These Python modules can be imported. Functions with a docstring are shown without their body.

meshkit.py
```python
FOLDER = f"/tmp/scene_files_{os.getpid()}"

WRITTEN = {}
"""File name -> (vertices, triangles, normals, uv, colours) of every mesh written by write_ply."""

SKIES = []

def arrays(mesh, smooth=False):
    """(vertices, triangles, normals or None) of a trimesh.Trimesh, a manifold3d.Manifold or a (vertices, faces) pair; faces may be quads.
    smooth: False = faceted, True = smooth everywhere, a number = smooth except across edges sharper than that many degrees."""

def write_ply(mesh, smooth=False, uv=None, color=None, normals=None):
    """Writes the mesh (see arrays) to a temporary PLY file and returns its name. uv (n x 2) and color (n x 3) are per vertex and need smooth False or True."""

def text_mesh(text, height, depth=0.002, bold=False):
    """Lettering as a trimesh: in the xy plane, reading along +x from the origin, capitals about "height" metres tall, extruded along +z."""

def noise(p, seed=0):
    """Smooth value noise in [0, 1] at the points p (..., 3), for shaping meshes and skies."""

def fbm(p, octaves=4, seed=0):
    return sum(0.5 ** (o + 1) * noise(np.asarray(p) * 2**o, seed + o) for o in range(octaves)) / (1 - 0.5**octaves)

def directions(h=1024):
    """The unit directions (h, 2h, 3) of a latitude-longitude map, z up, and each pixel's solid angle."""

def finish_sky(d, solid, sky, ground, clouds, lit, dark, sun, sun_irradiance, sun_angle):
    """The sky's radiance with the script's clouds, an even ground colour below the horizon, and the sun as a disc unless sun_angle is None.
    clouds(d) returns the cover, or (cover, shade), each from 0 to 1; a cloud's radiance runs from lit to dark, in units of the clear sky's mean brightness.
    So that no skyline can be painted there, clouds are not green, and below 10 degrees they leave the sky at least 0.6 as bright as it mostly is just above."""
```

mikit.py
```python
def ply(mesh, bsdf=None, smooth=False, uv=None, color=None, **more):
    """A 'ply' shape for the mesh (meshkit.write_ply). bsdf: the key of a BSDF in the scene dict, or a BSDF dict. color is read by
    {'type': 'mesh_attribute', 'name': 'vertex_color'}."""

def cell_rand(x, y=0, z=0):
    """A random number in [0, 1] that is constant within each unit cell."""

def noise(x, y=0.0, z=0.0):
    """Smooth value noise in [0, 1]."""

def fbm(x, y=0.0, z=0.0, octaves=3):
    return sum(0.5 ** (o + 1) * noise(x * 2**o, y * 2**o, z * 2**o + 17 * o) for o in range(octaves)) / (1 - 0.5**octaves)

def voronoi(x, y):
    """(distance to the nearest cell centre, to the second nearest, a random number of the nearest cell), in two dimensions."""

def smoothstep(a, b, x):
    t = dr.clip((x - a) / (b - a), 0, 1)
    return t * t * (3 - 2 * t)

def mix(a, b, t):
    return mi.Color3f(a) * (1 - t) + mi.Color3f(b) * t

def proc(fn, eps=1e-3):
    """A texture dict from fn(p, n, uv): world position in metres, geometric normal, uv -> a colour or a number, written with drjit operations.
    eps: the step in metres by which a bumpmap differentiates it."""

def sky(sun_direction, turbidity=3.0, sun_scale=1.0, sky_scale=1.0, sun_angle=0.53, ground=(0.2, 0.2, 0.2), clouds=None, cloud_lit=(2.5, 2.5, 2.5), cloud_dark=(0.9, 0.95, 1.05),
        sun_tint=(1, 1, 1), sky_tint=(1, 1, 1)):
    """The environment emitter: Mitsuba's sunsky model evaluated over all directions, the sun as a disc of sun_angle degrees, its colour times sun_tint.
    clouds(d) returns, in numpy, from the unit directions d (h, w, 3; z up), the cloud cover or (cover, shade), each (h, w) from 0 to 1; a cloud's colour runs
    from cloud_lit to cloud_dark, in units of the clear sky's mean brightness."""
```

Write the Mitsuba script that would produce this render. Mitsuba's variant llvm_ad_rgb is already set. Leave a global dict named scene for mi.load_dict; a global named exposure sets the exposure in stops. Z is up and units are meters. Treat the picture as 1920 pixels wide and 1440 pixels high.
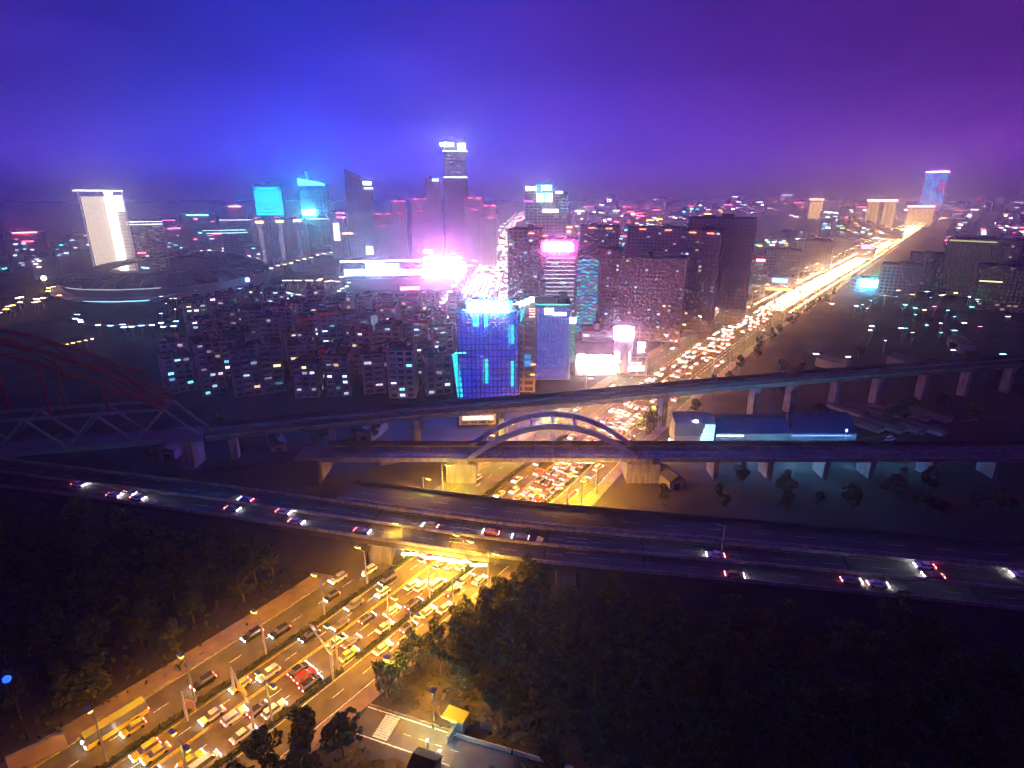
import math, random
import numpy as np, trimesh, mitsuba as mi, drjit as dr, mikit, meshkit
T = mi.ScalarTransform4f
scene, labels = {'type': 'scene'}, {}
# ------------------------------------------------------------------ camera, air, sky, exposure
FOC, H = 1070.0, 100.0                       # focal length in photo pixels (1920 wide), eye height in metres
PITCH = math.radians(18.2)
CP, SP = math.cos(PITCH), math.sin(PITCH)
MED = {'type': 'ref', 'id': 'air'}
scene['air'] = {'type': 'homogeneous', 'albedo': {'type': 'rgb', 'value': [.94, .91, .98]}, 'sigma_t': 0.00066, 'phase': {'type': 'hg', 'g': 0.92}}
scene['camera'] = {'type': 'perspective', 'fov': math.degrees(2 * math.atan(960 / FOC)), 'fov_axis': 'x', 'near_clip': 0.5, 'far_clip': 30000.0,
                   'to_world': T().look_at([0, 0, H], [0, CP * 100, H - SP * 100], [0, 0, 1]), 'medium': MED}
exposure = 1.3


def glow(d):
    # low cloud over a lit city: blue above the towers, purple above the boulevard, weaker with height; the same all round the horizon
    e = np.degrees(np.arcsin(np.clip(d[..., 2], -1, 1)))
    a = np.degrees(np.arctan2(d[..., 0], d[..., 1]))
    n = meshkit.fbm(d * [5, 5, 16] + 5, 5) - .5
    sh = np.interp(a, [-180, -110, -45, -28, -18, -2, 12, 28, 45, 120, 180], [.7, .6, .50, .16, .02, .22, .50, .78, .95, .9, .7])
    k = np.interp(a, [-180, -80, -42, -30, -20, -6, 10, 30, 45, 100, 180], [.5, .46, .42, .64, .82, .78, .66, .52, .62, .5, .5])
    fall = np.interp(a, [-180, -90, -30, -18, -5, 15, 40, 120, 180], [6, 6, 5, 8, 8.5, 6.5, 5, 5.5, 6])
    e = np.maximum(e, 0)
    c = .25 * k * (.60 * np.exp(-e / fall) + .55 * np.exp(-e / 3.2)) + .10 * k * np.exp(-e / 1.5) + .024
    return np.clip(c * (1 + .8 * n), 0, 1), np.clip(sh + .12 * n, 0, 1)


scene['sky'] = {'sampling_weight': 20.0, **mikit.sky([0.2, -.7, .7], sun_scale=0.0, sky_scale=.10, sky_tint=(.30, .015, 1.15), clouds=glow,
                cloud_lit=(20.0, 46.0, 800.0), cloud_dark=(185.0, 24.0, 350.0), ground=(.05, .03, .07))}
LIGHTS = 1.0


# ------------------------------------------------------------------ helpers
def ray(u, v):
    x, y = (u - 960) / FOC, (720 - v) / FOC
    return np.array([x, CP + y * SP, -SP + y * CP])


def at(u, v, z=0.0):
    """the place in the world, at height z, that the photograph shows at pixel (u, v)"""
    d = ray(u, v)
    return d[:2] * ((z - H) / d[2])


def height(v, dist, u=960):
    d = ray(u, v)
    return H + d[2] * dist / math.hypot(d[0], d[1])


AZ = math.radians(36.8)
RD, QD = np.array([math.sin(AZ), math.cos(AZ)]), np.array([math.cos(AZ), -math.sin(AZ)])


def rp(s, t):
    return s * RD + t * QD


def box(x0, x1, y0, y1, z0, z1):
    m = trimesh.creation.box([x1 - x0, y1 - y0, z1 - z0])
    m.apply_translation([(x0 + x1) / 2, (y0 + y1) / 2, (z0 + z1) / 2])
    return m


def cat(ms):
    return trimesh.util.concatenate(ms) if len(ms) > 1 else ms[0]


def beam(p0, p1, w, h=None):
    """a square bar from p0 to p1"""
    p0, p1 = np.asarray(p0, float), np.asarray(p1, float)
    L = np.linalg.norm(p1 - p0)
    m = trimesh.creation.box([w, h or w, L])
    z = (p1 - p0) / L
    x = np.cross([0, 0, 1.0], z)
    x = np.array([1.0, 0, 0]) if np.linalg.norm(x) < 1e-6 else x / np.linalg.norm(x)
    R = np.eye(4)
    R[:3, 0], R[:3, 1], R[:3, 2], R[:3, 3] = x, np.cross(z, x), z, (p0 + p1) / 2
    m.apply_transform(R)
    return m


def strip(left, right, z, zr=None):
    """a sheet between two polylines"""
    left, right = np.asarray(left, float), np.asarray(right, float)
    n = len(left)
    v = np.vstack([np.c_[left, np.full(n, z)], np.c_[right, np.full(n, z if zr is None else zr)]])
    f = [[i, n + i, n + i + 1] for i in range(n - 1)] + [[i, n + i + 1, i + 1] for i in range(n - 1)]
    m = trimesh.Trimesh(v, f, process=False)
    if m.face_normals[:, 2].sum() < 0:
        m.invert()
    return m


def wallstrip(line, z0, z1, th):
    """a solid wall of thickness th along a polyline"""
    line = np.asarray(line, float)
    return cat([beam([*a, (z0 + z1) / 2], [*b, (z0 + z1) / 2], th, z1 - z0) for a, b in zip(line[:-1], line[1:])])


def prism(poly, z0, z1):
    import shapely
    m = trimesh.creation.extrude_polygon(shapely.Polygon(poly), z1 - z0, engine='earcut')
    m.apply_translation([0, 0, z0])
    return m


used = {}


def uniq(base):
    k = used.get(base, 0)
    used[base] = k + 1
    return base if k == 0 else f'{base}_{k:03d}'


def thing(base, label, category, group=None, kind=None):
    key = uniq(base)
    labels[key] = {'label': label, 'category': category}
    if group:
        labels[key]['group'] = group
    if kind:
        labels[key]['kind'] = kind
    return key


def P(mesh, smooth=False):
    return mikit.ply(mesh, None, smooth)


def em(color, k=1.0, w=0.0):
    return {'type': 'area', 'sampling_weight': float(w * .2), 'radiance': {'type': 'rgb', 'value': [float(c * k * LIGHTS) for c in color]}}


def part(holder, name, shape, mat, M=None, light=None, kind=None, label=None):
    """adds one entry; shape is a mesh or a ply dict"""
    key = uniq(f'{holder}__{name}') if name else holder
    d = dict(shape) if isinstance(shape, dict) else P(shape)
    if mat:
        d['bsdf'] = {'type': 'ref', 'id': mat}
    if M is not None:
        d['to_world'] = M
    if light:
        d['emitter'] = light
    scene[key] = d
    if kind or label:
        labels[key] = {**({'kind': kind} if kind else {}), **({'label': label} if label else {})}
    return key


def lights_by_colour(holder, name, items, mat, M=None, kind='stuff'):
    """many small lamps or panes: items (mesh, palette number, colour); one part for each palette number, in the mean colour"""
    for k in sorted({i[1] for i in items}):
        ms, cs = [i[0] for i in items if i[1] == k], [i[2] for i in items if i[1] == k]
        part(holder, name, cat(ms), mat, M, em(np.mean(cs, 0)), kind)


ORD = ['first', 'second', 'third', 'fourth', 'fifth', 'sixth', 'seventh', 'eighth', 'ninth', 'tenth', 'eleventh', 'twelfth', 'thirteenth', 'fourteenth', 'fifteenth',
       'sixteenth', 'seventeenth', 'eighteenth', 'nineteenth', 'twentieth', 'twenty-first', 'twenty-second', 'twenty-third', 'twenty-fourth', 'twenty-fifth', 'twenty-sixth']


# ------------------------------------------------------------------ materials
def rgb(c):
    return {'type': 'rgb', 'value': list(map(float, c))}


def diffuse(name, c):
    scene[name] = {'type': 'twosided', 'bsdf': {'type': 'diffuse', 'reflectance': rgb(c)}}


def procd(name, fn):
    scene[name] = {'type': 'twosided', 'bsdf': {'type': 'diffuse', 'reflectance': mikit.proc(fn)}}


def glossy(name, c, r=.35, m=0.0):
    scene[name] = {'type': 'twosided', 'bsdf': {'type': 'principled', 'base_color': rgb(c), 'roughness': r, 'metallic': m}}


procd('m_asphalt', lambda p, n, uv: mikit.mix((.066, .058, .046), (.122, .106, .082), mikit.fbm(p.x * .5, p.y * .5, 0, 3)) * (.75 + .5 * mikit.noise(p.x * .045, p.y * .045, 3)))
procd('m_deck', lambda p, n, uv: mikit.mix((.035, .035, .038), (.075, .072, .07), mikit.fbm(p.x * .25, p.y * .6, p.z, 3)))
procd('m_ground', lambda p, n, uv: mikit.mix((.030, .027, .026), (.070, .058, .056), mikit.fbm(p.x * .05, p.y * .05, 0, 3)))
procd('m_paving', lambda p, n, uv: mikit.mix((.16, .12, .08), (.30, .22, .15), mikit.fbm(p.x * .4, p.y * .4, 0, 3)))
procd('m_concrete', lambda p, n, uv: mikit.mix((.12, .115, .11), (.30, .285, .27), mikit.fbm(p.x * .3, p.y * .3, p.z * .3, 3)) * (.6 + .6 * mikit.noise(p.x * 1.6, p.y * 1.6, p.z * .12)))
procd('m_foliage', lambda p, n, uv: mikit.mix((.022, .030, .014), (.085, .085, .04), mikit.fbm(p.x * .8, p.y * .8, p.z * .8, 2)))
procd('m_hedge', lambda p, n, uv: mikit.mix((.016, .022, .012), (.05, .055, .03), mikit.fbm(p.x * 1.2, p.y * 1.2, p.z, 2)))
procd('m_wall_pale', lambda p, n, uv: mikit.mix((.34, .30, .29), (.46, .42, .40), mikit.fbm(p.x * .06, p.y * .06, p.z * .15, 3)))
procd('m_wall_rose', lambda p, n, uv: mikit.mix((.30, .20, .19), (.42, .29, .27), mikit.fbm(p.x * .06, p.y * .06, p.z * .15, 3)))
procd('m_wall_grey', lambda p, n, uv: mikit.mix((.16, .15, .17), (.26, .24, .26), mikit.fbm(p.x * .06, p.y * .06, p.z * .15, 3)))
procd('m_roof', lambda p, n, uv: mikit.mix((.07, .065, .07), (.14, .13, .13), mikit.fbm(p.x * .2, p.y * .2, p.z, 2)))
diffuse('m_wall_olive', (.26, .26, .18))
diffuse('m_bark', (.09, .06, .04))
diffuse('m_white', (.75, .75, .72))
diffuse('m_yellow', (.70, .48, .06))
diffuse('m_grey_line', (.24, .24, .24))  # grey tone, so the highway lines show less than white ones
diffuse('m_black', (.02, .02, .02))
diffuse('m_dark', (.05, .05, .055))
diffuse('m_blue_roof', (.02, .035, .12))
diffuse('m_red_steel', (.13, .013, .016))
diffuse('m_blue_steel', (.24, .30, .42))
diffuse('m_lamp_grey', (.30, .30, .30))
diffuse('m_steel', (.11, .11, .13))
diffuse('m_tan', (.42, .27, .17))
diffuse('m_sign_red', (.6, .06, .03))
glossy('m_glass', (.10, .10, .13), .2)
glossy('m_glass_rose', (.20, .14, .15), .3)
glossy('m_glass_blue', (.08, .10, .17), .25)
PAINT = {'white': (.75, .75, .75), 'black': (.015, .015, .018), 'silver': (.45, .46, .48), 'red': (.4, .03, .03), 'blue': (.04, .08, .3), 'grey': (.16, .165, .17), 'yellow': (.7, .45, .04)}
for k, c in PAINT.items():
    glossy('m_paint_' + k, c, .3)
diffuse('m_tyre', (.02, .02, .02))
diffuse('m_lens', (.06, .06, .06))

# ------------------------------------------------------------------ ground and boulevard
g = np.linspace(-9500, 9500, 39)
gx, gy = np.meshgrid(g, g)
gv = np.c_[gx.ravel(), gy.ravel() + 6000, np.zeros(gx.size)]
gf = [[j * 39 + i, j * 39 + i + 1, (j + 1) * 39 + i + 1, (j + 1) * 39 + i] for j in range(38) for i in range(38)]
part('ground', None, P((gv, gf)), 'm_ground')
labels['ground'] = {'label': 'dark unlit ground under the whole city', 'kind': 'structure'}

S_ = np.array([-60, 30, 63, 100, 127, 157, 200, 300, 441, 700, 1013, 1500, 2094, 3000, 4500, 7000.])
TL = np.interp(S_, [-60, 30, 63, 100, 127, 157, 300, 441, 700, 1013, 2094, 3000, 7000], [-117, -117.5, -118.5, -121, -126, -130, -141, -148, -145, -140, -134, -125, 200])
TR = np.interp(S_, [-60, 63, 149, 188, 300, 441, 700, 1013, 2094, 3000, 7000], [-82, -82.5, -84, -89, -94, -99, -97, -92, -86, -77, 250])


def rt(s, f):
    """across the boulevard: f = 0 its left edge, 1 its right"""
    a, b = np.interp(s, S_, TL), np.interp(s, S_, TR)
    return a + (b - a) * f


def rpf(s, f):
    return rp(s, rt(s, f))


def fine(s0, s1):
    return sorted(set([s0, s1, *[s for s in S_ if s0 < s < s1], *np.arange(s0, min(s1, 500), 20.)]))


def rline(f, s0, s1, off=0.0):
    return np.array([rp(s, rt(s, f) + off) for s in fine(s0, s1)])


part('boulevard', None, strip(rline(0, -60, 7000), rline(1, -60, 7000), .05), 'm_asphalt')
labels['boulevard'] = {'label': 'wide orange-lit asphalt boulevard running away to the horizon', 'kind': 'structure'}
for f, wd, mat in ((.006, .25, 'm_yellow'), (.335, .25, 'm_yellow'), (.285, .2, 'm_yellow'), (.992, .2, 'm_white'), (.755, .2, 'm_white'), (.805, .2, 'm_white'), (.50, .3, 'm_yellow'), (.515, .2, 'm_yellow')):
    part('boulevard', 'edge_line', strip(rline(f, -60, 500), rline(f, -60, 500, wd), .062), mat)
for f in (.15, .42, .60, .68, .90):
    ms = [strip(rline(f, s, s + 3), rline(f, s, s + 3, .16), .062) for s in np.arange(-20, 420, 8)]
    part('boulevard', 'lane_dash', cat(ms), 'm_white', kind='stuff')
for side, f, a, b in (('left_pavement', 0, -5.5, -.2), ('right_pavement', 1, .2, 4.0)):
    m = strip(rline(f, -60, 1500, a), rline(f, -60, 1500, b), .16)
    part(side, None, m, 'm_paving')
    labels[side] = {'label': f'brown paved strip along the {side.split("_")[0]} edge of the boulevard', 'kind': 'structure'}
    ln = rline(f, -60, 300, -.1 if f == 0 else .1)
    part(side, 'kerb', wallstrip(ln, .03, .20, .2), 'm_concrete')


def leafy(n, ext, size, seed, base=0.0, shell=.0):
    """leaf clumps inside a box or ellipsoid, as folded quads"""
    r = np.random.default_rng(seed)
    v, f = [], []
    for i in range(n):
        p = ext(r)
        a, b = r.normal(size=3), r.normal(size=3)
        a /= np.linalg.norm(a)
        b -= a * (a @ b)
        b /= np.linalg.norm(b)
        s = size * r.uniform(.6, 1.4)
        k = len(v)
        v += [p - a * s, p + b * s * .6, p + a * s, p - b * s * .6]
        f += [[k, k + 1, k + 2], [k, k + 2, k + 3]]
    return trimesh.Trimesh(v, f, process=False)


def hedge(f0, f1, s0, s1, label, h=1.1):
    key = thing('hedge', label, 'hedge')
    core = []
    v = []
    for s in np.arange(s0, s1, 4.0):
        a, b, c, d = rpf(s, f0), rpf(s, f1), rpf(s + 4, f1), rpf(s + 4, f0)
        core.append(prism([a, b, c, d], .1, h * .75))
    n = int((s1 - s0) * 16)

    def ext(r):
        s = r.uniform(s0, s1)
        p = rpf(s, r.uniform(f0, f1))
        return np.array([p[0] + r.normal() * .1, p[1] + r.normal() * .1, r.uniform(.2, h)])
    part(key, 'foliage', cat([*core, leafy(n, ext, .35, int(s0) + 500)]), 'm_hedge')
    part(key, 'kerb', cat([wallstrip([rpf(s, f0), rpf(s + 20, f0)], .03, .22, .25) for s in np.arange(s0, s1 - 19, 20)] + [wallstrip([rpf(s, f1), rpf(s + 20, f1)], .03, .22, .25) for s in np.arange(s0, s1 - 19, 20)]), 'm_concrete')


hedge(.295, .325, -20, 105, 'dark clipped hedge between the left service road and the main lanes, before the overpass')
hedge(.77, .795, 62, 105, 'dark clipped hedge beside the right service road, just before the overpass')
hedge(.77, .795, 10, 58, 'dark clipped hedge beside the right service road, nearest the camera')
hedge(.77, .795, 128, 200, 'dark clipped hedge beside the right service road, under the arch bridge')
hedge(.295, .325, 128, 200, 'dark clipped hedge left of the main lanes, under the arch bridge')

# second street, straight up to the towers
S2 = np.array([at(885, 600), at(895, 570), at(910, 530), at(932, 490), at(947, 455), at(962, 425), at(977, 405), at(985, 393)])
W2 = np.array([26, 26, 26, 26, 26, 26, 28, 30.])


def s2p(t, f):
    """t = 0..7 along, f = -1..1 across"""
    c = np.array([np.interp(t, range(8), S2[:, 0]), np.interp(t, range(8), S2[:, 1])])
    return c + np.array([f * np.interp(t, range(8), W2), 0])


part('city_street', None, strip([s2p(t, -1) for t in range(8)], [s2p(t, 1) for t in range(8)], .05), 'm_asphalt')
labels['city_street'] = {'label': 'crowded white-lit street leading straight between the city towers', 'kind': 'structure'}

# side street on the right near the camera
SSa, SSb, SSc, SSd = at(716, 1330), at(852, 1374), at(826, 1412), at(664, 1378)
SSdir = (SSb - SSa) / np.linalg.norm(SSb - SSa)
SSn = np.array([SSdir[1], -SSdir[0]])
side_l = [SSa - SSdir * 3, SSb + SSdir * 2]
wS = abs((SSd - SSa) @ SSn)
part('side_street', None, strip(side_l, [p + SSn * wS for p in side_l], .056), 'm_asphalt')
labels['side_street'] = {'label': 'short side street with crosswalk leaving the boulevard at lower right', 'kind': 'structure'}
part('side_street', 'edge_line', strip([p + SSn * .3 for p in side_l], [p + SSn * .6 for p in side_l], .068), 'm_white')
part('side_street', 'edge_line', strip([p + SSn * (wS - .5) for p in side_l], [p + SSn * (wS - .25) for p in side_l], .068), 'm_white')
part('side_street', 'kerb', wallstrip([p - SSn * .2 for p in side_l], .03, .22, .3), 'm_concrete')
for i in range(10):
    a = SSa + SSdir * 1.5 + SSn * (.8 + i * (wS - 1.6) / 10)
    part('side_street', 'crosswalk_stripe', strip([a, a + SSdir * 3.2], [a + SSn * .45, a + SSdir * 3.2 + SSn * .45], .068), 'm_white')
for k in range(4):
    a = SSa + SSdir * (7 + 3.4 * k) + SSn * wS * .5
    part('side_street', 'lane_dash', strip([a, a + SSdir * 1.6], [a + SSn * .15, a + SSdir * 1.6 + SSn * .15], .068), 'm_white')

# ------------------------------------------------------------------ highway overpass
ZD = 8.0
HX = np.array([-330, -250, -171, -130, -91, -69, -47, -9, 3, 54, 88, 117, 160, 260.])
HY = np.array([212, 190, 170, 161, 152, 146.5, 141, 131.5, 129, 121, 115.5, 110.5, 103.5, 88.])


def hs(x):
    return float(np.interp(x, HX, HY))


def hline(off, x0=-330, x1=260, step=10):
    out = []
    for x in np.arange(x0, x1 + .1, step):
        d = np.array([6, hs(x + 3) - hs(x - 3)])
        n = np.array([-d[1], d[0]]) / np.linalg.norm(d)
        out.append(np.array([x, hs(x)]) + n * off)
    return np.array(out)


def slab(off0, off1, x0, x1, z0, z1):
    a, b = hline(off0, x0, x1), hline(off1, x0, x1)
    top, bot = strip(a, b, z1), strip(a, b, z0)
    bot.invert()
    n = len(a)
    v = np.vstack([np.c_[a, np.full(n, z0)], np.c_[a, np.full(n, z1)], np.c_[b, np.full(n, z0)], np.c_[b, np.full(n, z1)]])
    f = []
    for i in range(n - 1):
        f += [[i, i + 1, n + i + 1], [i, n + i + 1, n + i], [2 * n + i + 1, 2 * n + i, 3 * n + i], [2 * n + i + 1, 3 * n + i, 3 * n + i + 1]]
    return cat([top, bot, trimesh.Trimesh(v, f, process=False)])


key = thing('overpass_bridge', 'long dark highway overpass crossing above the boulevard, nearest of the bridges', 'bridge')
part(key, 'deck', slab(0, 16.5, -330, 260, ZD - 1.6, ZD), 'm_deck')
part(key, 'parapet', wallstrip(hline(.2), ZD - .3, ZD + 1.0, .35), 'm_concrete')
part(key, 'parapet', wallstrip(hline(16.3), ZD - .3, ZD + 1.0, .35), 'm_concrete')
part(key, 'median_barrier', wallstrip(hline(8.2), ZD, ZD + .8, .5), 'm_concrete')
for off in (1.2, 15.3):
    part(key, 'edge_line', strip(hline(off), hline(off + .2), ZD + .012), 'm_grey_line')
for off in (4.4, 11.8):
    part(key, 'lane_dash', cat([strip(hline(off, x, x + 5, 5), hline(off + .18, x, x + 5, 5), ZD + .012) for x in np.arange(-220, 200, 12)]), 'm_grey_line', kind='stuff')
part(key, 'expansion_joint', cat([strip(hline(.5, x, x + .4, .4), hline(16, x, x + .4, .4), ZD + .013) for x in np.arange(-200, 200, 26)]), 'm_black', kind='stuff')
for k in range(5):   # painted chevron bars by the road joints
    for u, v in ((862, 990 + k * 7), (1082, 1010 + k * 7)):
        c = at(u, v, ZD)
        part(key, 'painted_bar', strip([c + [-3, .45], c + [3, -.45]], [c + [-3, .75], c + [3, -.15]], ZD + .014), 'm_grey_line')
for x in (-36, 12):   # abutments either side of the boulevard
    y = hs(x)
    part(key, 'abutment', prism([(x - 5, y + 1.2), (x + 1.5, y + .4), (x + 1.5, y + 16), (x - 5, y + 16.5)] if x < 0 else [(x, y + .6), (x + 5, y + .2), (x + 5, y + 15.5), (x, y + 16)], -.5, ZD - 1.6), 'm_concrete')
for sx in (108,):
    c = rp(sx + 8, rt(sx, .31))
    for k in range(4):
        q_ = c + np.array([.3, .95]) * (k * 4.0 - 5)
        part(key, 'pier', trimesh.creation.cylinder(.8, 6.6, sections=14).apply_translation([q_[0], q_[1], 3.2]), 'm_concrete')
for x0, x1, s in ((-330, -40, 1), (18, 260, 1)):   # earth bank that carries the highway beyond the bridge
    a, b = hline(.5, x0, x1), hline(16, x0, x1)
    part(key, 'embankment', cat([strip(hline(-8, x0, x1), a, 0, ZD - 1.7), strip(b, hline(24, x0, x1), ZD - 1.7, 0)]), 'm_ground')
key = thing('overpass_bridge', 'unlit rear deck of the highway, just behind the nearest overpass', 'bridge')
part(key, 'deck', slab(17.6, 30, -60, 150, ZD - 1.6, ZD - .1), 'm_deck')
part(key, 'parapet', wallstrip(hline(17.8, -60, 150), ZD - .3, ZD + .9, .35), 'm_concrete')
part(key, 'parapet', wallstrip(hline(29.8, -60, 150), ZD - .3, ZD + .9, .35), 'm_dark')
part(key, 'edge_line', strip(hline(20, -60, 150), hline(20.2, -60, 150), ZD - .088), 'm_grey_line')
part(key, 'lane_dash', cat([strip(hline(24, x, x + 5, 5), hline(24.2, x, x + 5, 5), ZD - .088) for x in np.arange(-55, 140, 12)]), 'm_grey_line', kind='stuff')
part(key, 'embankment', cat([strip(hline(30, x0, x1), hline(38, x0, x1), ZD - 1.7, 0) for x0, x1 in ((-60, -40), (30, 150))]), 'm_ground')
for x in (-32, 24):
    y = hs(x)
    part(key, 'abutment', prism([(x - 4, y + 18.5), (x + 1.5, y + 17.8), (x + 2, y + 29), (x - 4, y + 29.5)], -.5, ZD - 1.6), 'm_concrete')
# concrete wing wall at the right end
c0, c1 = at(984, 1074, 1.5), at(1010, 1012, ZD)
key = thing('wing_wall', 'sloping grey concrete wing wall at the right end of the overpass', 'wall')
d_ = (c1 - c0) / np.linalg.norm(c1 - c0)
n_ = np.array([d_[1], -d_[0]])
m = trimesh.convex.convex_hull(np.array([[*c0, -.3], [*(c0 + n_ * 1.4), -.3], [*c1, -.3], [*(c1 + n_ * 1.4), -.3], [*c0, 1.5], [*(c0 + n_ * 1.4), 1.5], [*c1, ZD + .9], [*(c1 + n_ * 1.4), ZD + .9]]))
part(key, 'wall', m, 'm_concrete')
part(key, 'coping', beam([*(c0 + n_ * .7), 1.75], [*(c1 + n_ * .7), ZD + 1.15], 1.9, .3), 'm_lamp_grey')

# ------------------------------------------------------------------ railway: arch bridge and its low viaduct
ZR = 9.0
AX0, AX1 = -16.0, 46.0
key = thing('arch_bridge', 'blue tied arch railway bridge with two ribs over the boulevard', 'bridge')
part(key, 'deck', box(-70, 215, 189.5, 200, ZR - 1.4, ZR), 'm_concrete')
for y in (189.3, 200.2):
    ms = [box(-70, 215, y - .15, y + .15, ZR - 1.0, ZR + .35)]
    part(key, 'edge_beam', cat(ms), 'm_concrete')
    rail = [box(-70, 215, y - .06, y + .06, ZR + z, ZR + z + .12) for z in (.9, 1.5, 2.1)] + [box(x - .07, x + .07, y - .07, y + .07, ZR + .3, ZR + 2.1) for x in np.arange(-70, 215, 3)]
    part(key, 'railing', cat(rail), 'm_dark', kind='stuff')
part(key, 'noise_screen', box(-70, 215, 200.4, 200.6, ZR, ZR + 2.2), 'm_dark')


def archz(x, x0=AX0, x1=AX1, rise=13.0, z0=ZR):
    k = (x - (x0 + x1) / 2) / ((x1 - x0) / 2)
    return z0 + rise * (1 - k * k)


for y in (188.6, 201.0):
    xs = np.linspace(AX0 - 1, AX1 + 1, 40)
    v, f = [], []
    for x in xs:
        z = archz(x)
        tx, tz = 1.0, -2 * 13.0 * (x - (AX0 + AX1) / 2) / (((AX1 - AX0) / 2) ** 2)
        L = math.hypot(tx, tz)
        nx, nz = -tz / L, tx / L
        for a, b in ((-.6, -.85), (.6, -.85), (.6, .85), (-.6, .85)):
            v.append([x + nx * b, y + a, z + nz * b])
    for i in range(len(xs) - 1):
        for a in range(4):
            f.append([i * 4 + a, i * 4 + (a + 1) % 4, (i + 1) * 4 + (a + 1) % 4, (i + 1) * 4 + a])
    part(key, 'arch_rib', P((np.array(v), f)), 'm_blue_steel')
    for x in np.arange(AX0 + 6, AX1 - 3, 6.2):
        part(key, 'hanger', beam([x, y, ZR - .5], [x, y, archz(x)], .14), 'm_blue_steel')
for x in (7, 15, 23):
    part(key, 'cross_brace', beam([x, 188.6, archz(x)], [x, 201, archz(x)], .7), 'm_blue_steel')
for x0, x1 in ((-24, -13), (42, 54)):
    part(key, 'abutment', prism([(x0, 187.5), (x1, 187.5), (x1, 202), (x0, 202)], -.5, ZR - 1.4), 'm_concrete')
    part(key, 'bearing_block', box(x0 + 3, x1 - 3, 187.2, 190, ZR - 1.2, ZR + 1.0), 'm_concrete')
part(key, 'abutment', prism([(-80, 189.6), (-70, 189.6), (-70, 200), (-80, 200)], -.5, ZR), 'm_concrete')
part(key, 'embankment', trimesh.convex.convex_hull(np.array([[-70, 186, 0], [-70, 204, 0], [-150, 186, 0], [-150, 204, 0], [-71, 190, ZR - .1], [-71, 199.5, ZR - .1], [-150, 190, .6], [-150, 199.5, .6]])), 'm_ground')
for u in (1340, 1440, 1545, 1630, 1745, 1862):
    x = at(u, 875, 4)[0]
    part(key, 'pier', box(x - 1, x + 1, 191, 199, -.3, ZR - 1.4), 'm_concrete')

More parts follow.
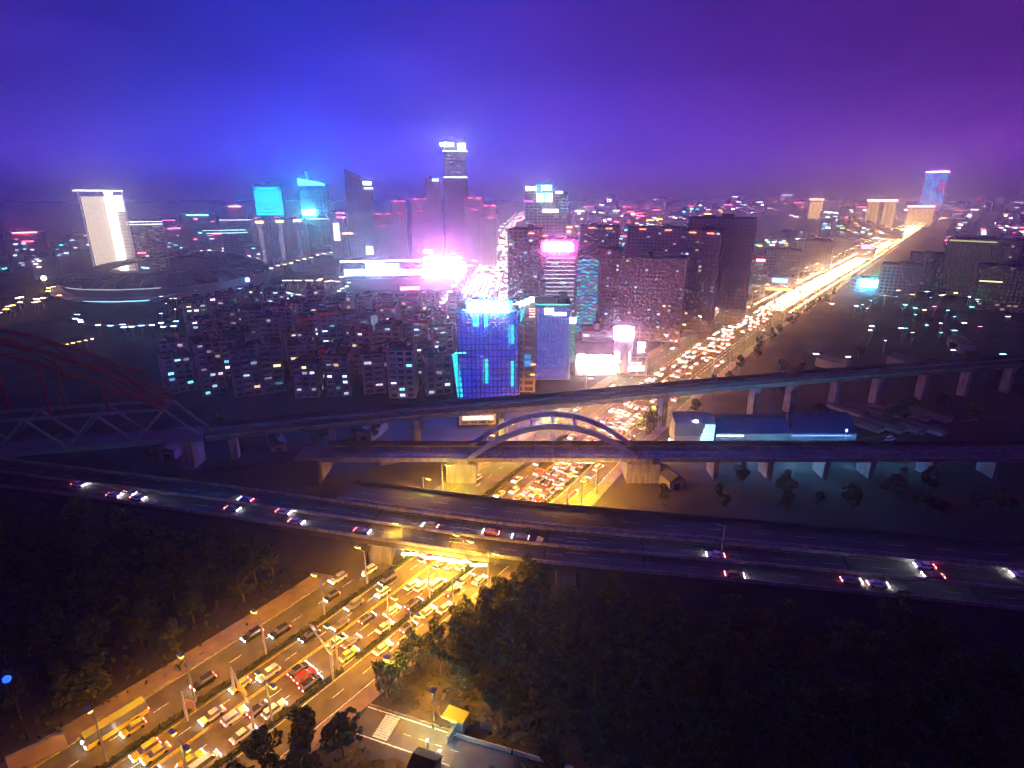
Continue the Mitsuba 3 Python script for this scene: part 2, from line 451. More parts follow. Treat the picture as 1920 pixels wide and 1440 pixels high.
# rear viaduct with the red arch truss at its left end
ZV = 17.0
VX = np.array([-330, -174, -114, -66, -34, 24, 87, 164, 263, 420.])
VY = np.array([136, 177, 191, 205, 214, 227, 245, 264, 286, 322.])


def vp(x, off=0.0):
    d = np.array([20, np.interp(x + 10, VX, VY) - np.interp(x - 10, VX, VY)])
    d /= np.linalg.norm(d)
    return np.array([x, np.interp(x, VX, VY)]) + np.array([-d[1], d[0]]) * off


def vline(off, x0, x1, n=40):
    return np.array([vp(x, off) for x in np.linspace(x0, x1, n)])


key = thing('railway_viaduct', 'tall concrete railway viaduct on pale piers behind the arch bridge', 'viaduct')
a0, a1 = vline(0, -112, 420), vline(9, -112, 420)
b0, b1 = vline(2.2, -112, 420), vline(6.8, -112, 420)
ms = [strip(a0, a1, ZV)]
for A, B, za, zb in ((a0, a0, ZV, ZV - .7), (a1, a1, ZV, ZV - .7), (a0, b0, ZV - .7, ZV - 3.0), (a1, b1, ZV - .7, ZV - 3.0), (b0, b1, ZV - 3.0, ZV - 3.0)):
    m = strip(A, B + 1e-4, za, zb) if A is not B else trimesh.Trimesh(*(lambda n: (np.vstack([np.c_[A, np.full(n, za)], np.c_[A, np.full(n, zb)]]), [[i, n + i, n + i + 1] for i in range(n - 1)] + [[i, n + i + 1, i + 1] for i in range(n - 1)]))(len(A)), process=False)
    ms.append(m)
part(key, 'girder', cat(ms), 'm_concrete')
part(key, 'parapet', wallstrip(a0, ZV, ZV + 1.9, .25), 'm_dark')
part(key, 'parapet', wallstrip(a1, ZV, ZV + 1.9, .25), 'm_dark')
px_ = [-104, -70, -38, -4, 70] + [at(u, v)[0] for u, v in ((1410, 775), (1477, 768), (1560, 760), (1643, 757), (1726, 748), (1808, 742), (1888, 735))] + [300, 335, 370]
for x in px_:
    c = vp(x, 4.5)
    d = vp(x + 5, 4.5) - c
    ang = math.degrees(math.atan2(d[1], d[0]))
    col = cat([box(-1.3, 1.3, -2.2, 2.2, -.5, 11.5), trimesh.convex.convex_hull(np.array([[sx * 1.3, sy * 2.2, 11.5] for sx in (-1, 1) for sy in (-1, 1)] + [[sx * 1.5, sy * 3.0, ZV - 3.02] for sx in (-1, 1) for sy in (-1, 1)]))])
    part(key, 'pier', col, 'm_concrete', T().translate([c[0], c[1], 0]).rotate([0, 0, 1], ang))
key = thing('truss_bridge', 'dark railway truss bridge with a red arch above at far left', 'bridge')
TX0, TX1 = -300.0, -113.0
part(key, 'deck', slabm := cat([strip(vline(0, TX0, TX1), vline(10, TX0, TX1), ZV), wallstrip(vline(0, TX0, TX1), ZV - 1.6, ZV + .3, .6), wallstrip(vline(10, TX0, TX1), ZV - 1.6, ZV + .3, .6)]), 'm_steel')
xs = np.linspace(TX1, TX0, 19)
ZT = ZV + 11.5
for off in (0.0, 10.0):
    part(key, 'top_chord', cat([beam([*vp(xs[i], off), ZT], [*vp(xs[i + 1], off), ZT], .9) for i in range(1, 17)]), 'm_steel')
    for i in range(18):
        z0, z1 = (ZV, ZT) if i % 2 == 0 else (ZT, ZV)
        part(key, 'diagonal', beam([*vp(xs[i], off), z0], [*vp(xs[i + 1], off), z1], .7), 'm_steel')

    def az_(x):
        k = (x - (TX0 + TX1 - 10) / 2) / ((TX1 - 10 - TX0) / 2)
        return ZT + 31 * max(0, 1 - k * k)
    ax = np.linspace(TX1 - 10, TX0, 22)
    part(key, 'arch_rib', cat([beam([*vp(ax[i], off), az_(ax[i]) + dz], [*vp(ax[i + 1], off), az_(ax[i + 1]) + dz], 1.3) for i in range(21) for dz in (0, 5.0 if 0 < i < 20 else 2.5)]), 'm_red_steel')
    part(key, 'arch_lacing', cat([beam([*vp(ax[i], off), az_(ax[i]) + (0 if i % 2 else 4.5)], [*vp(ax[i + 1], off), az_(ax[i + 1]) + (4.5 if i % 2 else 0)], .6) for i in range(1, 20)]), 'm_red_steel')
    for i in range(2, 20, 2):
        part(key, 'hanger', beam([*vp(ax[i], off), ZT], [*vp(ax[i], off), az_(ax[i])], .8), 'm_red_steel')
for i in range(2, 20, 3):
    part(key, 'cross_brace', beam([*vp(ax[i], 0), az_(ax[i]) + 5], [*vp(ax[i], 10), az_(ax[i]) + 5], .8), 'm_red_steel')
for x in (-118, -200, -296):
    c = vp(x, 5)
    part(key, 'pier', box(c[0] - 2, c[0] + 2, c[1] - 4, c[1] + 4, -.5, ZV - 1.5), 'm_concrete')


# ------------------------------------------------------------------ buildings
class Bld:
    """a building whose front faces the camera (turned by `turn` degrees); X and Z turn photo pixels into local metres on its front"""

    def __init__(self, base, label, category, u0, u1, vtop, vbase, d=None, turn=0.0, group=None):
        self.u, uc = (u0 + u1) / 2, (u0 + u1) / 2
        dt = ray(uc, vtop)[:2]
        p = dt / np.hypot(*dt) * np.hypot(*at(uc, vbase))
        self.dist = float(np.hypot(*p))
        depth = p[1] * CP + (H - 30) * SP
        self.scale = depth / FOC
        self.w = (u1 - u0) * self.scale
        self.d = d or self.w * .7
        a = math.atan2(p[0], p[1])
        self.dir = p / self.dist
        c = p + self.dir * self.d / 2
        self.h = height(vtop, self.dist, uc)
        self.turn = turn
        self.M = T().translate([float(c[0]), float(c[1]), 0]).rotate([0, 0, 1], float(-math.degrees(a) + turn))
        self.key = thing(base, label, category, group)

    def X(self, u):
        return (u - self.u) * self.scale

    def Z(self, v):
        return height(v, self.dist, self.u)

    def add(self, name, mesh, mat, light=None, kind=None, label=None):
        return part(self.key, name, mesh, mat, self.M, light, kind, label)

    def body(self, mat='m_wall_grey', glass='m_glass', floor=3.2, bay=4.0, pier=1.2, band=1.4, w=None, d=None, z0=0.0, z1=None, x=0.0, y=0.0, roof=True):
        w, d, z1 = w or self.w, d or self.d, z1 or self.h
        self.fl, self.nb, self.nd = max(2, int((z1 - z0) / floor)), max(2, int(w / bay)), max(2, int(d / bay))
        self.cell = (w, d, z0, z1, x, y)
        self.add('glazing', box(x - w / 2, x + w / 2, y - d / 2, y + d / 2, z0, z1 - .2), glass)
        o = .35
        ms = []
        fh = (z1 - z0) / self.fl
        for k in range(self.fl + 1):
            zz = z0 + k * fh
            ms.append(box(x - w / 2 - o, x + w / 2 + o, y - d / 2 - o, y + d / 2 + o, max(z0, zz - band / 2), min(z1, zz + band / 2)))
        o2 = .5
        for k in range(self.nb + 1):
            xx = x - w / 2 + k * w / self.nb
            for sy in (-1, 1):
                ms.append(box(xx - pier / 2, xx + pier / 2, y + sy * d / 2 - o2, y + sy * d / 2 + o2, z0, z1 + .3))
        for k in range(1, self.nd):
            yy = y - d / 2 + k * d / self.nd
            for sx in (-1, 1):
                ms.append(box(x + sx * w / 2 - o2, x + sx * w / 2 + o2, yy - pier / 2, yy + pier / 2, z0, z1 + .3))
        self.add('wall', cat(ms), mat)
        if roof:
            r = np.random.default_rng(int(abs(self.u * 7 + z1 * 3)))
            ms = [box(x - w / 2 - .5, x + w / 2 + .5, y + s * (d / 2 + .2) - .2, y + s * (d / 2 + .2) + .2, z1, z1 + 1.2) for s in (-1, 1)]
            ms += [box(x + s * (w / 2 + .2) - .2, x + s * (w / 2 + .2) + .2, y - d / 2, y + d / 2, z1, z1 + 1.1) for s in (-1, 1)]
            ms += [box(x - w / 2, x + w / 2, y - d / 2, y + d / 2, z1 - .1, z1 + .25)]
            for k in range(2):
                a, b = r.uniform(-.35, .25) * w, r.uniform(-.3, .2) * d
                ms.append(box(x + a, x + a + w * .16 + 1, y + b, y + b + d * .2 + 1, z1 + .2, z1 + r.uniform(2, 4)))
            self.add('roof', cat(ms), 'm_roof')

    def window_box(self, face, i, k, fx=.8, fz=.55):
        w, d, z0, z1, x, y = self.cell
        fh = (z1 - z0) / self.fl
        zc = z0 + (k + .5) * fh
        hz = fh * fz / 2
        if face == 'F':
            bw = w / self.nb
            xc = x - w / 2 + (i + .5) * bw
            return box(xc - bw * fx / 2, xc + bw * fx / 2, y - d / 2 - .12, y - d / 2 + .05, zc - hz, zc + hz)
        s = -1 if face == 'L' else 1
        bw = d / self.nd
        yc = y - d / 2 + (i + .5) * bw
        return box(x + s * w / 2 - .09, x + s * w / 2 + .09, yc - bw * fx / 2, yc + bw * fx / 2, zc - hz, zc + hz)

    def lit(self, n, palette, seed, faces='F', each=True, k=(.15, .9), fx=.8, fz=.5, lo=0.0, hi=1.0):
        r = np.random.default_rng(seed)
        cells = [(f, i, q) for f in faces for i in range(self.nb if f == 'F' else self.nd) for q in range(int(self.fl * lo), int(self.fl * hi))]
        pick = r.permutation(len(cells))[:n]
        items = []
        for j in pick:
            q = int(r.integers(len(palette)))
            c = np.array(palette[q]) * math.exp(r.uniform(math.log(k[0]), math.log(k[1])))
            m = self.window_box(*cells[j], fx=fx, fz=fz)
            if each:
                self.add('lit_window', m, 'm_glass', em(c))
            else:
                items.append((m, q, c))
        if items:
            lights_by_colour(self.key, 'lit_window', items, 'm_glass', self.M)

    def panel(self, name, u0, u1, v0, v1, color, k=1.0, wt=0.0, out=.9, th=.5, label=None, y=None):
        """a lit panel standing off the front, spanning photo pixels"""
        yf = (-self.d / 2 if y is None else y) - out
        return self.add(name, box(self.X(u0), self.X(u1), yf - th / 2, yf + th / 2, self.Z(v1), self.Z(v0)), 'm_lens', em(color, k, wt), None, label)


    def mullions(self, u0, u1, v0, v1, nx, nz, out=1.05, wd=.28, mat='m_dark'):
        """a grid of dark bars in front of a lit panel"""
        x0, x1, z0, z1, y = self.X(u0), self.X(u1), self.Z(v1), self.Z(v0), -self.d / 2 - out
        ms = [box(x0 + (x1 - x0) * i / nx - wd / 2, x0 + (x1 - x0) * i / nx + wd / 2, y - .12, y + .12, z0, z1) for i in range(nx + 1)]
        ms += [box(x0, x1, y - .10, y + .10, z0 + (z1 - z0) * i / nz - wd / 2, z0 + (z1 - z0) * i / nz + wd / 2) for i in range(nz + 1)]
        self.add('mullion', cat(ms), mat, None, 'stuff')


COOL, CYAN, WARM, ROSE, WHITE = (.55, .75, 1.0), (.2, .75, 1.0), (1.0, .68, .35), (1.0, .72, .85), (.9, .9, 1.0)
MIXW = [COOL, COOL, CYAN, WHITE, ROSE, WARM]

# 1 pale gold tower, far left; walls and fins glow in place of floodlight
b = Bld('lit_tower', 'tall pale gold glowing tower with a white rim, alone at far left', 'tower', 150, 217, 356, 529, turn=6)
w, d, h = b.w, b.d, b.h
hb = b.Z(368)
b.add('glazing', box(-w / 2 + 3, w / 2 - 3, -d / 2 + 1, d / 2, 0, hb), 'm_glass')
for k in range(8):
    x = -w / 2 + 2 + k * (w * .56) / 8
    b.add('glow_fin', box(x, x + 1.7, -d / 2 - 1.0, -d / 2 + .6, 4, hb), 'm_white', em((1, .80, .54), .42))
b.add('glow_wall', box(-w / 2 + 2, w * .08, -d / 2 + .2, -d / 2 + .9, 2, hb - 1), 'm_white', em((1, .74, .46), .11))
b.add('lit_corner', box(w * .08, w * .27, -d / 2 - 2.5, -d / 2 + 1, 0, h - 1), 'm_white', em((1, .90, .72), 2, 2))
b.add('glow_wall', box(w * .28, w / 2 - 1.5, -d / 2, -d / 2 + .8, 2, h - 26), 'm_white', em((1, .76, .48), .16))
b.add('lit_screen', box(w * .28, w / 2 - 1, -d / 2 - .8, -d / 2 + .2, h - 25, h - 6), 'm_white', em((.9, .92, 1), 2.5, 3))
b.add('floor_joint', cat([box(-w / 2 + 2, w / 2 - 1.2, -d / 2 - .35 - 1.0 * (x > .5), -d / 2 + .95, z, z + .5) for x in (0,) for z in np.arange(6, h - 14, 4.2)] + [box(w * .075, w * .275, -d / 2 - 2.58, -d / 2 - 2.4, z, z + .35) for z in np.arange(6, h - 4, 8.4)]), 'm_tan', None, 'stuff')
b.add('roof_rim', cat([box(-w / 2 - 2, w / 2 + 1, -d / 2 - 3, -d / 2 - 1.5, h - 1.4, h), box(-w / 2 - 2, w / 2 + 1, d / 2, d / 2 + 1.5, h - 1.4, h), box(-w / 2 - 2, -w / 2 - .5, -d / 2 - 1.5, d / 2, h - 1.4, h), box(w / 2 - .5, w / 2 + 1, -d / 2 - 1.5, d / 2, h - 1.4, h)]), 'm_white', em((1, .93, .85), 1.6, 2))
for sx in (-1, 1):
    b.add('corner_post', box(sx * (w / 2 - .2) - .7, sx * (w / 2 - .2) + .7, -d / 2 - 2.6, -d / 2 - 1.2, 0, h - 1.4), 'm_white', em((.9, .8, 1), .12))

# 2 faint block to its right
b = Bld('office_block', 'faint grey block with white roof lines beside the gold tower', 'building', 236, 298, 416, 522)
b.body('m_wall_pale', floor=4, bay=5)
b.lit(18, [WHITE, WARM, ROSE], 3, each=False, k=(.06, .2))
for v in (415, 420):
    b.panel('roof_light', 230, 298, v, v + 1.3, (.8, .9, 1), 1.6)
b.panel('roof_light', 298, 320, 413, 414.5, (1, .1, .3), 1.6)

# 3 cyan banded tower
b = Bld('banded_tower', 'tower with glowing cyan horizontal bands and a notched top', 'tower', 477, 525, 348, 484)
b.body('m_wall_grey', 'm_glass_blue', floor=4, bay=5)
for i in range(9):
    v = 352 + i * 6.0
    b.panel('light_band', 477 + (3 if i == 0 else 0), 523 - (0 if i else 6), v, v + 2.7, (.0, .75, 1), 1.6, .7 if i % 3 == 0 else 0)
b.panel('glow_panel', 477, 524, 350, 405, (0, .08, 1), .9, 2, out=.55, th=.2)
b.add('roof_crown', cat([box(b.X(478), b.X(492), -b.d / 2, b.d / 2, b.h, b.h + 3), box(b.X(498), b.X(524), -b.d / 2, b.d / 2, b.h, b.h + 6)]), 'm_wall_grey')

# 4 four lit-shaft apartment towers
for i, u in enumerate((486, 524, 557, 586)):
    b = Bld('apartment_tower', f'slim apartment tower with a lit shaft and glowing top, {ORD[i]} from left of four', 'tower', u - 15, u + 15, 414 - i * 1.5, 500 - i * 8, group=None)
    b.body('m_wall_pale', floor=3.1, bay=4)
    for k in range(16):
        z = b.h * (.06 + .88 * k / 16)
        b.add('lit_window', box(-3.0, 3.0, -b.d / 2 - .8, -b.d / 2 - .4, z, z + b.h * .03), 'm_glass', em((.85, .8, 1) if i < 2 else (.6, .5, .95), .22 if i < 2 else .12))
    b.panel('roof_sign', u - 7, u + 7, 414 - i * 1.5, 419 - i * 1.5, (1, .55, .12) if i < 2 else (1, .55, .6), 2.2, .6)
    b.panel('roof_light', u - 8, u - 3, 408 - i * 2, 410 - i * 2, (1, .1, .2), 1.5)
    b.lit(10, [COOL, WHITE], 20 + i, each=False, k=(.05, .3))
b = Bld('long_block', 'long low block with a white roof line in front of the cyan towers', 'building', 425, 640, 413, 482, d=25)
b.body('m_wall_grey', floor=4, bay=8)
b.panel('roof_light', 425, 640, 410.5, 412, (.95, .8, 1), 1.0)
for u0, u1, v in ((395, 466, 429), (400, 468, 434)):
    b.panel('roof_light', u0, u1, v, v + 1.4, (.45, .9, 1), 1.2)
b.lit(30, [COOL, CYAN, WHITE], 31, each=False, k=(.06, .3))

# 5 blue tower with cyan crown
b = Bld('crowned_tower', 'blue tower with a slanted cyan crown right of the banded tower', 'tower', 562, 612, 345, 478)
b.body('m_wall_grey', 'm_glass_blue', floor=4, bay=5)
w, d, h = b.w, b.d, b.h
m = trimesh.convex.convex_hull(np.array([[-w / 2 - 1, -d / 2 - 1.5, h - 2], [w * .42, -d / 2 - 1.5, h - 2], [-w / 2 - 1, d / 2, h - 2], [w * .42, d / 2, h - 2], [-w / 2 - 1, -d / 2 - 1.5, h + 9], [-w / 2 - 1, d / 2, h + 9], [w * .30, -d / 2 - 1.5, h + 2], [w * .30, d / 2, h + 2]]))
b.add('crown', m, 'm_lens', em((.02, .5, 1), 9, 5))
b.add('spire', box(-w * .25, -w * .12, -1, 1, h + 7, h + 22), 'm_wall_grey')
for k in range(11):
    b.panel('light_band', 562, 575 + 12 * (k > 5), 357 + k * 3.4, 358.6 + k * 3.4, (.03, .65, 1), .5)
b.panel('roof_sign', 564, 586, 392, 404, (.005, .22, 1), 700.0, 18, out=2)
b.panel('glow_panel', 575, 607, 350, 470, (0, .16, .8), .16, 0, out=.55, th=.2)
b.mullions(575, 607, 350, 470, 5, 16, out=.9, wd=1.6, mat='m_wall_grey')

# 6 slanted dark tower
b = Bld('slanted_tower', 'dark glass tower with a slanted roof and small white top sign', 'tower', 649, 697, 345, 482)
b.body('m_wall_grey', 'm_glass_blue', floor=4, bay=5, roof=False)
w, d, h = b.w, b.d, b.h
b.add('slanted_roof', trimesh.convex.convex_hull(np.array([[-w / 2, y, z] for y in (-d / 2, d / 2) for z in (h, h + 24)] + [[w / 2, y, z] for y in (-d / 2, d / 2) for z in (h, h + 3)])), 'm_wall_grey')
b.panel('roof_sign', 680, 695, 340, 347, (.8, .98, 1), 3.0, 1.5)
b.panel('roof_sign', 681, 698, 351, 355, (.8, .98, 1), .9)
for k in range(18):
    b.panel('light_band', 655 + (k % 3), 690, 400 + k * 4.2, 401.1 + k * 4.2, (.35, .6, 1), .22)
b.panel('light_strip', 693, 697, 395, 480, (.35, .7, 1), .30)
b.panel('glow_panel', 676, 690, 462, 478, (.6, .9, 1), 1.3, 1.0)
b = Bld('office_block', 'narrow block with a stacked white lit corner left of the slanted tower', 'building', 618, 640, 400, 484)
b.body('m_wall_grey')
for k in range(10):
    b.panel('lit_window', 622, 634, 418 + k * 3.4, 420.6 + k * 3.4, (1, .9, .85), .9)
for v in (398.5, 406):
    b.panel('roof_sign', 630, 646, v, v + 2.5, (1, .12, .3), 2.0, .4)
b.panel('roof_sign', 638, 657, 436, 440, (1, .6, .3), 1.5)

# 7 the tallest tower
b = Bld('skyscraper', 'tallest tower in the centre with white lit crown and lit setback', 'skyscraper', 832, 874, 288, 494)
b.body('m_wall_grey', 'm_glass_blue', floor=4.2, bay=4, z1=b.Z(334))
w, d, h = b.w, b.d, b.h
b.body('m_wall_grey', 'm_glass_blue', floor=4.2, bay=4, w=w * .92, d=d * .9, z0=b.Z(333), z1=h)
b.add('setback_light', box(-w / 2 - 1, w / 2 + 1, -d / 2 - 1.2, -d / 2 - .2, b.Z(334), b.Z(330.5)), 'm_lens', em((.75, .9, 1), .9, 1))
b.add('crown_light', box(-w / 2 - 1, w / 2 + 2, -d / 2 - 1.2, -d / 2 - .2, b.Z(284.5), b.Z(282)), 'm_lens', em((.75, .95, 1), 1.4, 1))
b.add('crown', cat([box(-w / 2 + 1, -w / 2 + 3, -d / 2, d / 2, h - 1, h + 18), box(w / 2 - 3, w / 2 - 1, -d / 2, d / 2, h - 1, h + 22), box(-w / 2 + 1, w / 2 - 1, d / 2 - 2, d / 2, h - 1, h + 16)]), 'm_wall_grey')
b.panel('roof_sign', 827, 851, 267, 275, (.75, .9, 1), 9.0, 4)
b.panel('roof_sign', 858, 872, 268, 282, (.85, 1, 1), 4.0, 2)
b.lit(26, [COOL, WHITE], 71, each=False, k=(.08, .4))
# neighbours
for i, (u0, u1, vt, vb, lab) in enumerate(((798, 826, 336, 494, 'slim dark tower with a white light at its top, left of the tallest tower'), (733, 760, 378, 490, 'hazy apartment tower with red roof lights, left of the pair below the tallest tower'),
                                           (770, 806, 374, 494, 'hazy apartment tower with red roof lights, close left of the tallest tower'), (872, 905, 372, 496, 'hazy apartment tower with red roof lights, close right of the tallest tower'),
                                           (902, 930, 386, 500, 'hazy lower apartment tower at the left side of the crowded street'), (700, 735, 402, 484, 'hazy wide apartment block right of the slanted tower'))):
    b = Bld('apartment_tower', lab, 'tower', u0, u1, vt, vb)
    b.body('m_wall_pale', 'm_glass_blue', floor=3.2, bay=4)
    b.lit(16, [COOL, WHITE, ROSE], 80 + i, each=False, k=(.08, .3))
    if i == 0:
        b.panel('roof_sign', 810, 822, 335, 340, (.6, .95, 1), 1.3)
    else:
        for j in range(2):
            uu = u0 + (u1 - u0) * (.15 + .5 * j)
            b.panel('roof_light', uu, uu + 9, vt - 2, vt + 1, (1, .08, .22), 1.4, .3)
        b.panel('roof_light', u0 + 10, u0 + 24, vt + 20, vt + 23, (1, .08, .25), .7)

# 8 exhibition halls with billboards
b = Bld('exhibition_hall', 'long low hall behind the dark roof with glaring white billboards', 'building', 640, 880, 503, 522, d=60)
b.body('m_wall_grey', floor=5, bay=8)
b.panel('lit_front', 648, 700, 503, 515, (.35, .65, 1), 5.0, 2)
b.panel('lit_front', 700, 800, 505, 516, (1, .40, .85), 2.5, 2)
b.panel('roof_light', 642, 790, 486.5, 490, (1, .9, 1), 2.0, 1)
b.panel('billboard', 688, 722, 490, 515, (.4, .45, 1), 10.0, 3, out=3)
b.panel('billboard', 724, 748, 493, 504, (1, .95, 1), 3.0, 1, out=3)
b.panel('billboard', 794, 864, 483, 526, (.9, .20, .95), 40.0, 10, out=3, label='huge glaring pink-white billboard')
b.panel('roof_light', 796, 810, 469, 475, (1, .9, 1), 2.5)
b = Bld('dark_roofed_hall', 'large low hall with a dark curved roof and one red sign', 'building', 560, 880, 552, 590, d=70)
w, d = b.w, b.d
v, f = [], []
for j in range(13):
    for i in range(25):
        x, y = -w / 2 + w * i / 24, -d / 2 + d * j / 12
        v.append([x, y, 9 + 7 * math.cos(math.pi * (i / 24 - .5)) * math.cos(math.pi * .8 * (j / 12 - .5))])
for j in range(12):
    for i in range(24):
        f.append([j * 25 + i, j * 25 + i + 1, (j + 1) * 25 + i + 1, (j + 1) * 25 + i])
b.add('roof', P((np.array(v), f), True), 'm_roof')
b.add('wall', box(-w / 2 + 4, w / 2 - 4, -d / 2 + 4, d / 2 - 4, 0, 9), 'm_wall_grey')
b.panel('roof_sign', 752, 790, 545, 552, (1, .12, .18), 3.5, 3, out=-20)

# 9 white-cyan cube tower
b = Bld('cube_topped_tower', 'tower topped by a glowing cyan and white cube, behind the red sign', 'tower', 986, 1062, 362, 520)
b.body('m_wall_rose', floor=3.6, bay=5)
b.add('cube_frame', box(b.X(1004), b.X(1038), -b.d / 2 - .5, b.d / 2 - 4, b.h, b.Z(348)), 'm_wall_grey')
b.panel('roof_sign', 1007, 1020, 362, 378, (.75, 1, 1), 4, 2, out=1.6)
b.panel('roof_sign', 1023, 1035, 362, 378, (.75, 1, 1), 4, 2, out=1.6)
b.panel('glow_panel', 1019, 1024, 362, 379, (.0, .6, 1), .8, 0, out=1.4)
b.panel('glow_panel', 1006, 1036, 345, 362, (.02, .55, 1), .55, 1, out=1.2)
b.panel('roof_sign', 1015, 1033, 348, 357, (.8, 1, 1), 3, 1, out=1.8)
b.panel('roof_sign', 987, 1007, 349, 357, (1, .95, 1), 3, 1, out=1.6)
b.panel('roof_sign', 1018, 1047, 392, 398, (.7, .95, 1), 3, 1, out=1.4)
b.panel('roof_sign', 1041, 1054, 358, 363, (.7, .95, 1), 2, 0, out=1.4)
b.panel('roof_light', 983, 1000, 375, 379, (.9, .1, .9), .8)
for k in range(5):
    b.panel('light_band', 1050, 1066, 372 + k * 6, 374 + k * 6, (.4, .6, 1), .4)
b.lit(16, [COOL, WHITE], 91, each=False, k=(.1, .5))

# 10 tower with red sign
b = Bld('red_sign_tower', 'dark tower with white floor lines and a glaring red roof sign', 'tower', 1014, 1080, 452, 622, d=26, turn=4)
b.body('m_wall_grey', 'm_glass', floor=3.6, bay=6)
b.panel('roof_sign', 1019, 1071, 456, 471, (1, .03, .14), 260.0, 12, out=1.5, th=1.0, label='long glowing red roof sign')
for k in range(12):
    v = 483 + k * 7.7
    b.panel('light_band', 1022, 1076, v, v + 1.4, (.8, .75, 1), .5)
b.lit(12, [CYAN, COOL, WHITE], 101, k=(.15, .5))
b = Bld('apartment_tower', 'mauve apartment block left of the red sign, beside the crowded street', 'tower', 958, 1014, 432, 600, d=30, turn=-8)
b.body('m_wall_rose', floor=3.2, bay=3.6)
b.lit(42, MIXW, 103, 'FR', k=(.1, .6))
for u, v in ((996, 436), (1022, 440), (1060, 441)):
    b.panel('roof_light', u, u + 11, v, v + 2.4, (1, .22, .06), 1.8, .3)

# 11 LED tower
b = Bld('led_tower', 'narrow tower covered by a teal and violet light screen', 'tower', 1082, 1122, 478, 625, d=24, turn=3)
b.body('m_wall_grey', 'm_glass_blue', floor=3.6, bay=5)
r = np.random.default_rng(11)
for i in range(20):
    for j in range(5):
        k = (i * 2 + j * 3) % 7
        c = [(0, .55, .6), (0, .7, .6), (.0, .35, .9), (.1, .5, .6), (.12, .08, .5), (.3, .04, .25), (.0, .6, .8)][k]
        x0 = b.X(1083) + j * (b.w * .95) / 5
        z = b.Z(622) + (b.Z(481) - b.Z(622)) * (i + .3 * (j % 2)) / 20.5
        b.add('screen_panel', box(x0, x0 + b.w * .17, -b.d / 2 - 1.0, -b.d / 2 - .7, z, z + (b.Z(481) - b.Z(622)) * .028), 'm_lens', em(c, r.uniform(.15, .6)))

# 12 residential slabs
for i, (u0, u1, vt, vb, dd, tr, mat, n, lab) in enumerate((
        (1122, 1166, 470, 622, 18, -4, 'm_wall_rose', 16, 'mauve apartment slab between the light screen tower and the wide slab'), (1166, 1284, 486, 640, 16, -3, 'm_wall_rose', 44, 'wide mauve apartment slab with scattered lit windows'),
        (1284, 1352, 434, 622, 22, -6, 'm_wall_grey', 40, 'tall dark apartment tower right of the wide mauve slab'), (1300, 1412, 411, 606, 26, -6, 'm_wall_grey', 3, 'broad black unlit slab rising behind the apartment towers'),
        (1090, 1160, 425, 560, 20, 0, 'm_wall_rose', 24, 'distant mauve apartment slab above the light screen tower'), (1180, 1282, 428, 570, 20, 0, 'm_wall_rose', 30, 'distant wide apartment slab behind the wide mauve one'))):
    b = Bld('apartment_slab', lab, 'building', u0, u1, vt, vb, d=dd, turn=tr)
    b.body(mat, 'm_glass_rose', floor=3.0, bay=3.4, pier=1.3, band=1.4)
    b.lit(n, MIXW, 120 + i, 'FL' if i < 3 else 'F', each=i < 3, k=(.06, .65))
    if i in (2, 4, 5):
        for j in range(2):
            uu = u0 + (u1 - u0) * (.2 + .45 * j)
            b.panel('roof_light', uu, uu + 12, vt + 1 + j, vt + 3.4 + j, (1, .2, .08), 1.8, .3)
    if i == 1:
        for a in (1172, 1225):
            b.add('roof_house', box(b.X(a), b.X(a + 45), -4, 6, b.h, b.Z(477)), 'm_wall_rose')

# 13 blue glowing tower group
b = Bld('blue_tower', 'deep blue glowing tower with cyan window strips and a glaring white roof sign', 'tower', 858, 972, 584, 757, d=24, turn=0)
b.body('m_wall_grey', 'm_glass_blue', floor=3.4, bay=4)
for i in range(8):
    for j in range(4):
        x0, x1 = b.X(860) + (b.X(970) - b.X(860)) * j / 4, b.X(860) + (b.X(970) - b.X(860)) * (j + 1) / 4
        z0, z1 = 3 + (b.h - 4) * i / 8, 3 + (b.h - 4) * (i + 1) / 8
        b.add('glow_panel', box(x0 + .15, x1 - .15, -b.d / 2 - .75, -b.d / 2 - .6, z0 + .12, z1 - .12), 'm_glass', em((.002, .012, .9), .22 + .16 * ((i * 3 + j * 5) % 4) / 4 + .08 * (i > 4), .25))  # panels glow blue themselves, standing in for floodlight on the facade
b.panel('roof_sign', 879, 953, 566, 584, (.02, .14, 1), 420.0, 20, out=1.5, th=1.0, label='glaring white and cyan roof sign')
b.add('sign_frame', box(b.X(875), b.X(960), -b.d / 2 + .2, -b.d / 2 + 2, b.h - 1, b.Z(562)), 'm_dark')
b.mullions(858, 972, 586, 757, 14, 15, wd=.5)
for u, v0, v1 in ((887, 588, 612), (906, 588, 612), (953, 608, 645), (905, 672, 718), (955, 676, 724)):
    n = max(3, int((v1 - v0) / 6))
    for k in range(n):
        a = v0 + (v1 - v0) * k / n
        b.panel('lit_window', u, u + 10, a + .5, a + (v1 - v0) / n - .3, (.02, .75, 1), .55 if v0 > 600 else 1.2, .3)
for k in range(9):
    a = 662 + k * 9.2
    b.panel('lit_window', 847 + k * .9, 858 + k * .9, a, a + (8.6 if k < 6 else 7), (.02, .75, 1), .55, .3)
b.panel('roof_light', 852, 874, 659, 661.5, (.1, .9, 1), .9)
for v in (597, 603):
    for u0, u1 in ((872, 885), (920, 931), (935, 950)):
        b.panel('light_band', u0, u1, v, v + 1.3, (1, .3, .3), .7)
b.lit(14, [COOL, (.1, .2, .9)], 131, k=(.1, .35))
b = Bld('blue_side_tower', 'narrow blue tower with a stepped cyan sign right of the deep blue tower', 'tower', 962, 1003, 572, 735, d=22)
b.body('m_wall_rose', 'm_glass_blue', floor=3.4, bay=4)
